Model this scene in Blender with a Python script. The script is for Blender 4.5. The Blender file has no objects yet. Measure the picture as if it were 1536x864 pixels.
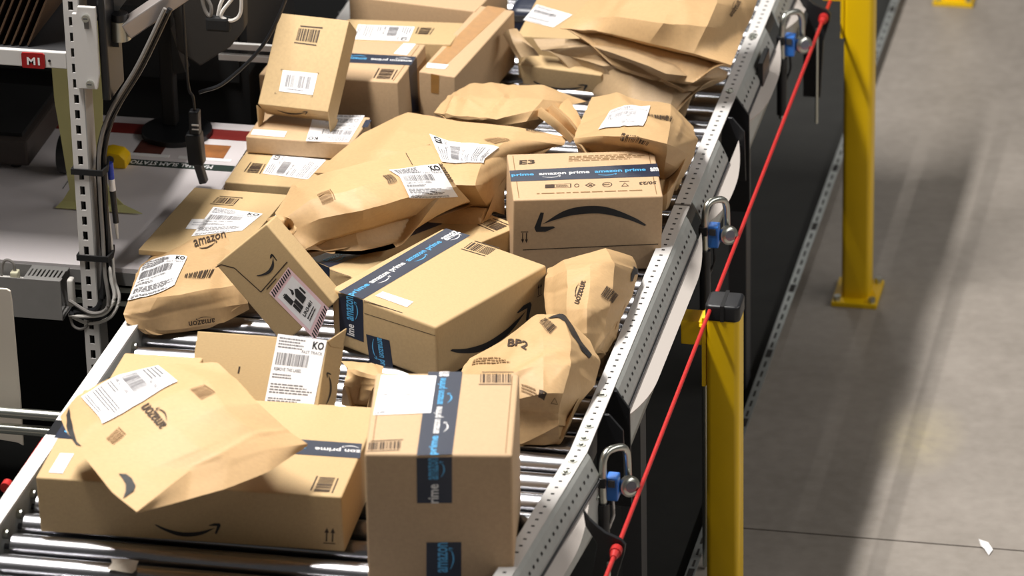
import bpy, bmesh, math, random
from mathutils import Vector, Matrix, noise
from mathutils.geometry import tessellate_polygon
random.seed(11)
SC = bpy.context.scene
COL = SC.collection
# ------------------------------------------------------------------ camera
cam = bpy.data.cameras.new('camera'); camo = bpy.data.objects.new('camera', cam); COL.objects.link(camo)
CAM_LOC = Vector((1.8359335, -8.36370187, 4.91434553))
RX = Vector((0.97859774, 0.20476642, -0.0204249))
RD = Vector((0.07070022, -0.42776716, -0.90111971))
RF = Vector((-0.19325616, 0.88038967, -0.433089))
m = Matrix((RX, -RD, -RF)).transposed().to_4x4(); m.translation = CAM_LOC
camo.matrix_world = m
cam.sensor_width = 36.0; cam.lens = 167.478
cam.clip_start = .1; cam.clip_end = 100
cam.dof.use_dof = True; cam.dof.focus_distance = 9.35; cam.dof.aperture_fstop = 4.5
SC.camera = camo
# ------------------------------------------------------------------ world and lamps
w = bpy.data.worlds.new('world'); SC.world = w; w.use_nodes = True
bg = w.node_tree.nodes['Background']; bg.inputs[0].default_value = (1.0, .97, .93, 1); bg.inputs[1].default_value = .085
def area(name, loc, size, sy, power, color=(1, .95, .88), aim=None):
    l = bpy.data.lights.new(name, 'AREA'); l.shape = 'RECTANGLE'; l.size = size; l.size_y = sy; l.energy = power; l.color = color
    o = bpy.data.objects.new(name, l); COL.objects.link(o); o.location = loc
    if aim:
        z = (Vector(loc)-Vector(aim)).normalized(); x = Vector((0, 1, 0)).cross(z).normalized(); y = z.cross(x)
        o.rotation_euler = Matrix((x, y, z)).transposed().to_euler()
    return o
area('lamp_over_conveyor', (-1.48, -.45, 5.6), .24, 3.0, 585, (1, .965, .92), aim=(-1.1, -.45, .9))
area('lamp_right_aisle', (5.0, .5, 4.4), .3, 7.0, 150, (1, .965, .92), aim=(.3, .5, .4))
area('fill_far_highlight', (-1.6, 7.5, 6.0), .4, 3.0, 90, (1, .965, .92), aim=(-1.6, 7.5, 0))  # added fill light without a known fixture, for highlights on the steel
SC.view_settings.view_transform = 'Standard'; SC.view_settings.look = 'None'
SC.view_settings.exposure = 0.0; SC.view_settings.gamma = 1.0; SC.view_settings.use_curve_mapping = False
# ------------------------------------------------------------------ materials
def srgb(r, g, b):
    f = lambda c: (c/255/12.92) if c/255 <= .04045 else ((c/255+.055)/1.055)**2.4
    return (f(r), f(g), f(b), 1)
def mat(name, col, rough=.6, metal=0, noise_amt=0, scale=40, bump=0, stretch=(1, 1, 1), spec=.5, coat=0):
    M = bpy.data.materials.new(name); M.use_nodes = True; nt = M.node_tree; N = nt.nodes; L = nt.links
    b = N['Principled BSDF']; b.inputs['Base Color'].default_value = col; b.inputs['Roughness'].default_value = rough
    b.inputs['Metallic'].default_value = metal; b.inputs['Specular IOR Level'].default_value = spec
    b.inputs['Coat Weight'].default_value = coat
    if noise_amt or bump:
        tc = N.new('ShaderNodeTexCoord'); mp = N.new('ShaderNodeMapping'); mp.inputs['Scale'].default_value = stretch
        L.new(tc.outputs['Object'], mp.inputs[0])
        n = N.new('ShaderNodeTexNoise'); n.inputs['Scale'].default_value = scale; n.inputs['Detail'].default_value = 6
        L.new(mp.outputs[0], n.inputs['Vector'])
        if noise_amt:
            r = N.new('ShaderNodeValToRGB')
            r.color_ramp.elements[0].position = .3; r.color_ramp.elements[1].position = .7
            r.color_ramp.elements[0].color = [c*(1-noise_amt) for c in col[:3]] + [1]
            r.color_ramp.elements[1].color = [min(1, c*(1+noise_amt)) for c in col[:3]] + [1]
            L.new(n.outputs['Fac'], r.inputs[0]); L.new(r.outputs[0], b.inputs['Base Color'])
        if bump:
            bp = N.new('ShaderNodeBump'); bp.inputs['Strength'].default_value = bump; bp.inputs['Distance'].default_value = .002
            L.new(n.outputs['Fac'], bp.inputs['Height']); L.new(bp.outputs[0], b.inputs['Normal'])
    return M
KB = mat('kraft_board_yellow', srgb(184, 156, 113), .72, noise_amt=.05, scale=160, bump=.05, stretch=(1, 3, 1))
KP = mat('kraft_board_pink', srgb(185, 155, 120), .72, noise_amt=.05, scale=160, bump=.05, stretch=(1, 3, 1))
def paper(name, col):
    M = mat(name, col, .6, noise_amt=.05, scale=120, stretch=(1, 2, 1)); nt = M.node_tree; N = nt.nodes; L = nt.links; b = N['Principled BSDF']
    tc = N.new('ShaderNodeTexCoord'); n = N.new('ShaderNodeTexNoise'); n.noise_type = 'RIDGED_MULTIFRACTAL'; n.normalize = True
    n.inputs['Scale'].default_value = 9; n.inputs['Detail'].default_value = 3; n.inputs['Roughness'].default_value = .45
    L.new(tc.outputs['Object'], n.inputs['Vector'])
    bp = N.new('ShaderNodeBump'); bp.inputs['Strength'].default_value = .2; bp.inputs['Distance'].default_value = .006
    L.new(n.outputs['Fac'], bp.inputs['Height']); L.new(bp.outputs[0], b.inputs['Normal']); return M
PP = paper('kraft_paper', srgb(188, 154, 110))
PG = paper('kraft_paper_grey', srgb(172, 145, 110))
INK = mat('print_ink_brown', srgb(58, 42, 28), .7)
INKL = mat('print_ink_faint', srgb(128, 98, 62), .75)
INKB = mat('print_ink_black', srgb(30, 28, 28), .6)
INKG = mat('label_print_grey', srgb(120, 118, 120), .6)
INKF = mat('label_print_faint', srgb(190, 188, 190), .6)
LBL = mat('label_paper', srgb(236, 234, 234), .45)
PINK = mat('label_pink', srgb(238, 202, 206), .5)
NAVY = mat('tape_navy', srgb(36, 42, 58), .38)
TW = mat('tape_print_white', srgb(222, 220, 218), .45)
TB = mat('tape_print_blue', srgb(78, 160, 208), .45)
BRT = mat('tape_brown', srgb(160, 116, 62), .3, noise_amt=.1, scale=60)
STEEL = mat('roller_steel', srgb(172, 172, 176), .25, 1, noise_amt=.04, scale=30, stretch=(1, 12, 12))
GALV = mat('galvanised', srgb(176, 180, 178), .42, .7, noise_amt=.08, scale=50)
ZINC = mat('zinc_plated', srgb(196, 198, 190), .3, 1)
WHT = mat('white_coated_steel', srgb(206, 203, 200), .45)
PANEL = mat('cover_panel', srgb(190, 182, 175), .5)
GREYW = mat('rail_web_grey', srgb(170, 172, 168), .5, .2, noise_amt=.05)
DKG = mat('dark_grey', srgb(62, 62, 64), .5)
BLK = mat('black_plastic', srgb(24, 25, 28), .4)
BLKM = mat('black_matte', srgb(16, 16, 17), .8)
RUB = mat('black_rubber_mat', srgb(34, 34, 32), .75, noise_amt=.15, scale=12)
SLOT = mat('slot_shadow', srgb(40, 38, 36), .8)
RED = mat('red_cord', srgb(176, 34, 32), .5)
REDT = mat('red_tape', srgb(118, 26, 20), .6)
REDS = mat('red_sign', srgb(150, 14, 16), .5)
YEL = mat('yellow_paint', srgb(226, 184, 4), .38, noise_amt=.05, scale=6)
BLUE = mat('blue_plastic', srgb(52, 112, 196), .35)
LENS = mat('sensor_lens', srgb(120, 122, 130), .2, .4)
TABLE = mat('table_white', srgb(214, 207, 208), .5)
GREY = mat('tray_grey', srgb(128, 126, 124), .5, noise_amt=.03)
LINER = mat('paper_liner_yellow', srgb(196, 192, 132), .6)
CABW = mat('cable_white', srgb(214, 210, 204), .5)
CABG = mat('cable_grey', srgb(120, 116, 112), .5)
SHEET = mat('sheet_beige', srgb(206, 196, 182), .6)
BROWNC = mat('brown_card_shaded', srgb(78, 56, 36), .8)  # brown darkened: the shade on the shelf sheets is put into the colour
# ------------------------------------------------------------------ object helpers
class MB:
    def __init__(s): s.v = []; s.f = []
    def add(s, pts, faces):
        o = len(s.v); s.v += [tuple(p) for p in pts]; s.f += [tuple(i+o for i in f) for f in faces]
    def quad(s, a, b, c, d): s.add([a, b, c, d], [(0, 1, 2, 3)])
    def box(s, x0, x1, y0, y1, z0, z1):
        s.add([(x0, y0, z0), (x1, y0, z0), (x1, y1, z0), (x0, y1, z0), (x0, y0, z1), (x1, y0, z1), (x1, y1, z1), (x0, y1, z1)],
              [(3, 2, 1, 0), (4, 5, 6, 7), (0, 1, 5, 4), (1, 2, 6, 5), (2, 3, 7, 6), (3, 0, 4, 7)])
    def obox(s, a, b, half_w, half_h, up=(0, 0, 1)):
        a = Vector(a); b = Vector(b); d = (b-a).normalized(); sd = d.cross(Vector(up)).normalized(); u = sd.cross(d)
        P = []
        for e in (a, b):
            for i, j in ((-1, -1), (1, -1), (1, 1), (-1, 1)): P.append(e+sd*i*half_w+u*j*half_h)
        s.add(P, [(0, 1, 2, 3), (7, 6, 5, 4), (0, 4, 5, 1), (1, 5, 6, 2), (2, 6, 7, 3), (3, 7, 4, 0)])
    def cyl(s, a, b, r, n=16, r2=None):
        a = Vector(a); b = Vector(b); d = (b-a).normalized()
        t = Vector((0, 0, 1)) if abs(d.z) < .9 else Vector((1, 0, 0))
        x = d.cross(t).normalized(); y = d.cross(x); r2 = r if r2 is None else r2
        P = [a+(x*math.cos(6.2831853*i/n)+y*math.sin(6.2831853*i/n))*r for i in range(n)] + [b+(x*math.cos(6.2831853*i/n)+y*math.sin(6.2831853*i/n))*r2 for i in range(n)]
        s.add(P, [(i, (i+1) % n, n+(i+1) % n, n+i) for i in range(n)] + [tuple(range(n))[::-1], tuple(range(n, 2*n))])
    def prism(s, poly, axis, a, b):
        """poly: list of 2D points; extruded along axis (0 x,1 y,2 z) from a to b"""
        def P(p, t):
            q = [0, 0, 0]; o = [i for i in range(3) if i != axis]; q[o[0]] = p[0]; q[o[1]] = p[1]; q[axis] = t; return tuple(q)
        n = len(poly); pts = [P(p, a) for p in poly] + [P(p, b) for p in poly]
        s.add(pts, [(i, (i+1) % n, n+(i+1) % n, n+i) for i in range(n)])
        tri = tessellate_polygon([[Vector((p[0], p[1], 0)) for p in poly]])
        s.add(pts[:n], [tuple(t) for t in tri]); s.add(pts[n:], [tuple(t) for t in tri])
    def tube(s, pts, r, n=8, sub=6, closed=False):
        pts = [Vector(p) for p in pts]; Q = []
        for i in range(len(pts)-1):
            p0 = pts[i-1] if i > 0 else 2*pts[i]-pts[i+1]; p3 = pts[i+2] if i+2 < len(pts) else 2*pts[i+1]-pts[i]
            for k in range(sub):
                t = k/sub; p1 = pts[i]; p2 = pts[i+1]
                Q.append(.5*((2*p1)+(p2-p0)*t+(2*p0-5*p1+4*p2-p3)*t*t+(-p0+3*p1-3*p2+p3)*t**3))
        Q.append(pts[-1]); P = []
        up = Vector((.3, .2, 1)).normalized()
        for i, q in enumerate(Q):
            d = (Q[min(i+1, len(Q)-1)]-Q[max(i-1, 0)]).normalized(); x = d.cross(up)
            if x.length < .05: x = d.cross(Vector((1, 0, 0)))
            x.normalize(); y = d.cross(x)
            P += [q+(x*math.cos(6.2831853*k/n)+y*math.sin(6.2831853*k/n))*r for k in range(n)]
        F = []
        for i in range(len(Q)-1):
            for k in range(n): F.append((i*n+k, i*n+(k+1) % n, (i+1)*n+(k+1) % n, (i+1)*n+k))
        F.append(tuple(range(n))[::-1]); F.append(tuple(range((len(Q)-1)*n, len(Q)*n)))
        s.add(P, F)
    def build(s, name, material, parent=None, smooth=False, bevel=0, seg=2, fix=True, loc=None):
        me = bpy.data.meshes.new(name); me.from_pydata(s.v, [], s.f)
        if fix or bevel:
            bm = bmesh.new(); bm.from_mesh(me)
            bmesh.ops.remove_doubles(bm, verts=bm.verts, dist=1e-6)
            bmesh.ops.recalc_face_normals(bm, faces=bm.faces)
            if bevel:
                es = [e for e in bm.edges if len(e.link_faces) == 2 and e.calc_face_angle(0) > .6]
                bmesh.ops.bevel(bm, geom=es, offset=bevel, segments=seg, affect='EDGES', profile=.6)
            bm.to_mesh(me); bm.free()
        me.materials.append(material)
        if smooth:
            me.polygons.foreach_set('use_smooth', [True]*len(me.polygons))
            if smooth == 'auto': me.set_sharp_from_angle(angle=.7)
        o = bpy.data.objects.new(name, me); COL.objects.link(o)
        if parent: o.parent = parent
        if loc: o.location = loc
        return o
def thing(name, label, cat, loc=(0, 0, 0), group=None):
    o = bpy.data.objects.new(name, None); COL.objects.link(o); o.location = loc; o.empty_display_size = .05
    o['label'] = label; o['category'] = cat
    if group: o['group'] = group
    return o
def tag(o, label, cat, group=None):
    o['label'] = label; o['category'] = cat
    if group: o['group'] = group
    return o
def struct(o): o['kind'] = 'structure'; return o
def shift(mb, loc):
    mb.v = [(p[0]-loc[0], p[1]-loc[1], p[2]-loc[2]) for p in mb.v]; return mb
# ------------------------------------------------------------------ lettering
_tc = {}
def text_mesh(s, off=.012):
    if (s, off) in _tc: return _tc[(s, off)]
    cu = bpy.data.curves.new('t', 'FONT'); cu.body = s; cu.resolution_u = 2; cu.offset = off
    ob = bpy.data.objects.new('t', cu); COL.objects.link(ob)
    bpy.context.view_layer.update()
    me = bpy.data.meshes.new_from_object(ob.evaluated_get(bpy.context.evaluated_depsgraph_get()))
    V = [v.co.copy() for v in me.vertices]; F = [tuple(p.vertices) for p in me.polygons]
    bpy.data.objects.remove(ob); bpy.data.curves.remove(cu); bpy.data.meshes.remove(me)
    x0 = min(v.x for v in V); x1 = max(v.x for v in V); y0 = min(v.y for v in V); y1 = max(v.y for v in V)
    r = ([((v.x-x0)/(x1-x0), (v.y-y0)/(y1-y0)) for v in V], F, (x1-x0)/(y1-y0))
    _tc[(s, off)] = r; return r
ARC_O = [(0, .26), (.1, .53), (.28, .85), (.425, .98), (.6, .95), (.75, .77), (.9, .38)]
ARC_I = [(.02, .23), (.2, .52), (.425, .70), (.65, .64), (.8, .48), (.93, .30)]
HEAD = [(.915, .72), (.945, .74), (1.0, .17), (.985, .02), (.9, .02), (.816, .17), (.83, .22), (.945, .21)]
def smooth_line(P, n=5):
    out = []
    for i in range(len(P)-1):
        p0 = P[i-1] if i else P[i]; p1 = P[i]; p2 = P[i+1]; p3 = P[i+2] if i+2 < len(P) else p2
        for k in range(n):
            t = k/n
            out.append(tuple(.5*((2*p1[a])+(p2[a]-p0[a])*t+(2*p0[a]-5*p1[a]+4*p2[a]-p3[a])*t*t+(-p0[a]+3*p1[a]-3*p2[a]+p3[a])*t**3) for a in (0, 1)))
    out.append(P[-1]); return out
class Ink:
    """flat print in (s,t) coordinates of a decal, mapped to a surface by fn(s,t,lift)"""
    def __init__(s, fn, lift, sub=1): s.fn = fn; s.lift = lift; s.mb = MB(); s.sub = sub
    def rect(s, a0, b0, a1, b1, nx=None, ny=None):
        nx = nx or s.sub; ny = ny or s.sub
        P = [s.fn(a0+(a1-a0)*i/nx, b0+(b1-b0)*j/ny, s.lift) for j in range(ny+1) for i in range(nx+1)]
        s.mb.add(P, [(j*(nx+1)+i, j*(nx+1)+i+1, (j+1)*(nx+1)+i+1, (j+1)*(nx+1)+i) for j in range(ny) for i in range(nx)])
    def poly(s, pts, cuts=0):
        tri = tessellate_polygon([[Vector((p[0], p[1], 0)) for p in pts]])
        T = [[pts[i] for i in t] for t in tri]
        for _ in range(cuts):
            N = []
            for a, b, c in T:
                m = lambda p, q: ((p[0]+q[0])/2, (p[1]+q[1])/2)
                ab, bc, ca = m(a, b), m(b, c), m(c, a); N += [[a, ab, ca], [ab, b, bc], [ca, bc, c], [ab, bc, ca]]
            T = N
        for t in T: s.mb.add([s.fn(p[0], p[1], s.lift) for p in t], [(0, 1, 2)])
    def text(s, string, a0, b0, a1, b1, off=.012):
        V, F, _ = text_mesh(string, off)
        s.mb.add([s.fn(a0+(a1-a0)*x, b0+(b1-b0)*y, s.lift) for x, y in V], F)
    def smile(s, a0, b0, a1, b1, cuts=0):
        m = lambda p: (a0+(a1-a0)*p[0], b0+(b1-b0)*(1-p[1]))
        o = smooth_line(ARC_O); i = smooth_line(ARC_I)[::-1]
        s.poly([m(p) for p in o+i], cuts); s.poly([m(p) for p in HEAD], cuts)
    def bars(s, a0, b0, a1, b1, n, rnd, vertical=True):
        x = 0.0; W = []
        while len(W) < n:
            wd = rnd.choice((1, 1, 1, 2, 3)); gp = rnd.choice((1, 1, 2)); W.append((x, x+wd)); x += wd+gp
        for p, q in W:
            p /= x; q /= x
            if vertical: s.rect(a0+(a1-a0)*p, b0, a0+(a1-a0)*q, b1, 1, None)
            else: s.rect(a0, b0+(b1-b0)*p, a1, b0+(b1-b0)*q, None, 1)
    def greek(s, a0, b0, a1, b1, n, rnd):
        for i in range(n):
            y0 = b0+(b1-b0)*(i+.25)/n; y1 = b0+(b1-b0)*(i+.75)/n; x = a0; end = a1-(a1-a0)*rnd.random()*.3
            while x < end:
                wd = (a1-a0)*(.04+.09*rnd.random()); s.rect(x, y0, min(x+wd, end), y1, 1, 1); x += wd+(a1-a0)*.018
    def ring(s, pts, wd):
        """closed outline of width wd"""
        n = len(pts); cx = sum(p[0] for p in pts)/n; cy = sum(p[1] for p in pts)/n
        inn = [(cx+(p[0]-cx)*(1-wd), cy+(p[1]-cy)*(1-wd)) for p in pts]
        for i in range(n):
            j = (i+1) % n; s.mb.add([s.fn(*q, s.lift) for q in (pts[i], pts[j], inn[j], inn[i])], [(0, 1, 2, 3)])
    def done(s, name, material, parent):
        return s.mb.build(name, material, parent, fix=False) if s.mb.f else None
def decal(q, fn, parent, rnd, bag, kraft):
    k = q['kind']; sub = 6 if bag else 1; c = 2 if bag else 0
    L0 = .0006 if not bag else .0012; L1 = L0+(.0010 if bag else .0005); L2 = L1+(.0012 if bag else .0004)
    if k == 'tape':
        i = Ink(fn, L0, 1); i.rect(0, 0, 1, 1); t = i.done('tape', NAVY, parent)
        for s, cc, a, b in q['texts']:
            i = Ink(fn, L1); i.text(s, a, .38, b, .68, .022)
            if s.startswith('amaz') or s.startswith('zon'):
                e = a+(b-a)*(.48 if 'prime' in s else .95); i.smile(a+(e-a)*.1, .2, e-(e-a)*.12, .36)
            i.done('lettering', TW if cc == 'w' else TB, t)
    elif k in ('plaintape', 'browntape'):
        i = Ink(fn, L0, 1); i.rect(0, 0, 1, 1); i.done('tape', NAVY if k == 'plaintape' else BRT, parent)
    elif k == 'text':
        i = Ink(fn, L0); i.text(q['text'], 0, 0, 1, 1, .03); i.done('lettering', INK, parent)
    elif k == 'amazon':
        i = Ink(fn, L0)
        if q.get('smile', 1): i.text('amazon', 0, .38, 1, 1, .012); i.smile(.12, .02, .72, .33, 0)
        else: i.text('amazon', 0, 0, 1, 1, .012)
        i.done('lettering', INK, parent)
    elif k == 'smile':
        i = Ink(fn, L0); i.smile(0, 0, 1, 1, c); i.done('curved_arrow_print', INKB, parent)
    elif k == 'poly':
        i = Ink(fn, L0); i.poly(q['pts'], 2); i.done('curved_arrow_print', INKB, parent)
    elif k == 'line':
        return 'line'
    elif k == 'arrows':
        i = Ink(fn, L0)
        for x in (.25, .75):
            i.rect(x-.06, .12, x+.06, .8); i.poly([(x-.2, .68), (x+.2, .68), (x, 1)])
        i.rect(0, 0, 1, .06); i.done('arrow_print', INK, parent)
    elif k == 'printcode':
        i = Ink(fn, L0, 4 if bag else 1); r = q.get('rules', 1)
        if r: i.rect(.08, .93, 1, 1); i.rect(0, 0, .92, .06); i.bars(.04, .16, .96, .84, 14, rnd)
        else: i.bars(0, .12, 1, 1, 15, rnd); i.greek(.05, 0, .9, .08, 1, rnd)
        i.done('barcode', INK, parent)
    elif k == 'patch':
        i = Ink(fn, L0, 4); i.bars(0, .05, .8, .95, 16, rnd, False); i.rect(.86, .1, .92, .95); i.done('barcode', INKL, parent)
    elif k == 'greek':
        i = Ink(fn, L0); i.greek(0, 0, 1, 1, q['n'], rnd); i.done('lettering', INKL, parent)
    elif k == 'corners':
        i = Ink(fn, L0)
        for x, y, dx, dy in ((0, 0, 1, 1), (1, 0, -1, 1), (0, 1, 1, -1), (1, 1, -1, -1)):
            i.rect(*sorted((x, x+dx*.06))[:1], *sorted((y, y+dy*.01))[:1], max(x, x+dx*.06), max(y, y+dy*.01))
            i.rect(min(x, x+dx*.012), min(y, y+dy*.06), max(x, x+dx*.012), max(y, y+dy*.06))
        i.done('corner_mark', INK, parent)
    elif k == 'recycle':
        i = Ink(fn, L0); i.ring([(.05, .1), (.95, .1), (.5, .95)], .22); i.done('recycling_mark', INK, parent)
    elif k == 'block':
        i = Ink(fn, L0, 3); i.rect(0, 0, 1, 1); i.done('printed_block', INK, parent)
    elif k == 'marks':
        i = Ink(fn, L0); i.rect(0, .1, .1, .95); i.ring([(.1, .12), (.31, .12), (.31, .92), (.1, .92)], .12); i.greek(.13, .35, .3, .7, 2, rnd)
        cxs = lambda cx, cy, rx, ry: [(cx+rx*math.cos(a*.5236), cy+ry*math.sin(a*.5236)) for a in range(12)]
        i.ring(cxs(.375, .5, .03, .38), .3); i.ring([(.47, .5), (.535, .02), (.6, .5), (.535, .98)], .25); i.rect(.515, .35, .555, .62)
        i.ring(cxs(.735, .5, .06, .45), .15); i.greek(.69, .35, .78, .65, 2, rnd)
        i.ring([(.9, .1), (.99, .1), (.945, .75)], .25); i.rect(.88, .9, 1, .97)
        i.done('recycling_mark', INK, parent)
    elif k == 'textlabel':
        i = Ink(fn, L1, sub); i.rect(0, 0, 1, 1); t = i.done('white_label', LBL, parent)
        i = Ink(fn, L2); i.greek(.2, .3, .9, .75, 2, rnd); i.done('lettering', INKF, t)
    elif k == 'codelabel':
        i = Ink(fn, L1, sub); i.rect(0, 0, 1, 1); t = i.done('white_label', LBL, parent)
        i = Ink(fn, L2); i.bars(.14, .24, .86, .82, 26, rnd); i.greek(.2, .08, .8, .2, 1, rnd); i.done('barcode', INKG, t)
    elif k in ('shiplabel', 'kolabel'):
        i = Ink(fn, L1, 18 if bag else 1); i.rect(0, 0, 1, 1); t = i.done('shipping_label', LBL, parent)
        f = q.get('faint')
        i = Ink(fn, L2, 4 if bag else 1); i.bars(.06, .56, .72, .74, 30, rnd); i.done('barcode', INKF if f else INKG, t)
        i = Ink(fn, L2); i.greek(.05, .8, .6, .97, 4, rnd)
        i.greek(.05, .36, .5, .44, 2, rnd); i.greek(.05, .14, .92, .3, 4, rnd); i.greek(.05, .02, .85, .09, 2, rnd); i.done('fine_print', INKF if f else INKG, t)['kind'] = 'stuff'
        i = Ink(fn, L2); i.text('REMOVE THIS LABEL', .06, .475, .62, .525, .01)
        i.text('FAST TRACK', .55, .765, .97, .81, .01); i.done('lettering', INKG, t)
        if q.get('code'):
            i = Ink(fn, L2)
            if q['code'] == 'KO': i.text('KO', .74, .84, .97, .96, .035)
            else: i.text(q['code'], .02, .02, .2, .09, .02)
            i.done('lettering', INKB, t)
    elif k == 'unlabel':
        i = Ink(fn, L1, 1); i.rect(0, 0, 1, 1); t = i.done('battery_label', PINK, parent)
        i = Ink(fn, L1+.0002, 1); i.rect(.1, .15, .9, .86); i.done('label_field', LBL, t)
        i = Ink(fn, L2+.0002)
        for b0, b1 in ((.015, .1), (.9, .985)):
            for n in range(11): x = .03+.085*n; i.poly([(x, b0), (x+.045, b0), (x+.085, b1), (x+.04, b1)])
        cell = lambda cx, y0, y1, r: [(cx-r, y0), (cx+r, y0), (cx+r, y1), (cx-r, y1)]
        i.poly(cell(.3, .6, .78, .075)); i.poly(cell(.3, .785, .8, .04)); i.poly(cell(.42, .42, .6, .06)); i.poly(cell(.3, .42, .58, .05))
        i.poly([(.52, .45), (.74, .45), (.74, .66), (.66, .7), (.52, .62)]); i.poly([(.78, .5), (.84, .5), (.84, .64), (.78, .64)])
        i.poly([(.47, .68), (.55, .66), (.6, .71), (.54, .8), (.53, .73)])
        i.text('UN3481', .28, .31, .76, .375, .03); i.greek(.3, .2, .75, .285, 2, rnd); i.done('lettering', INKB, t)
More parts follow.
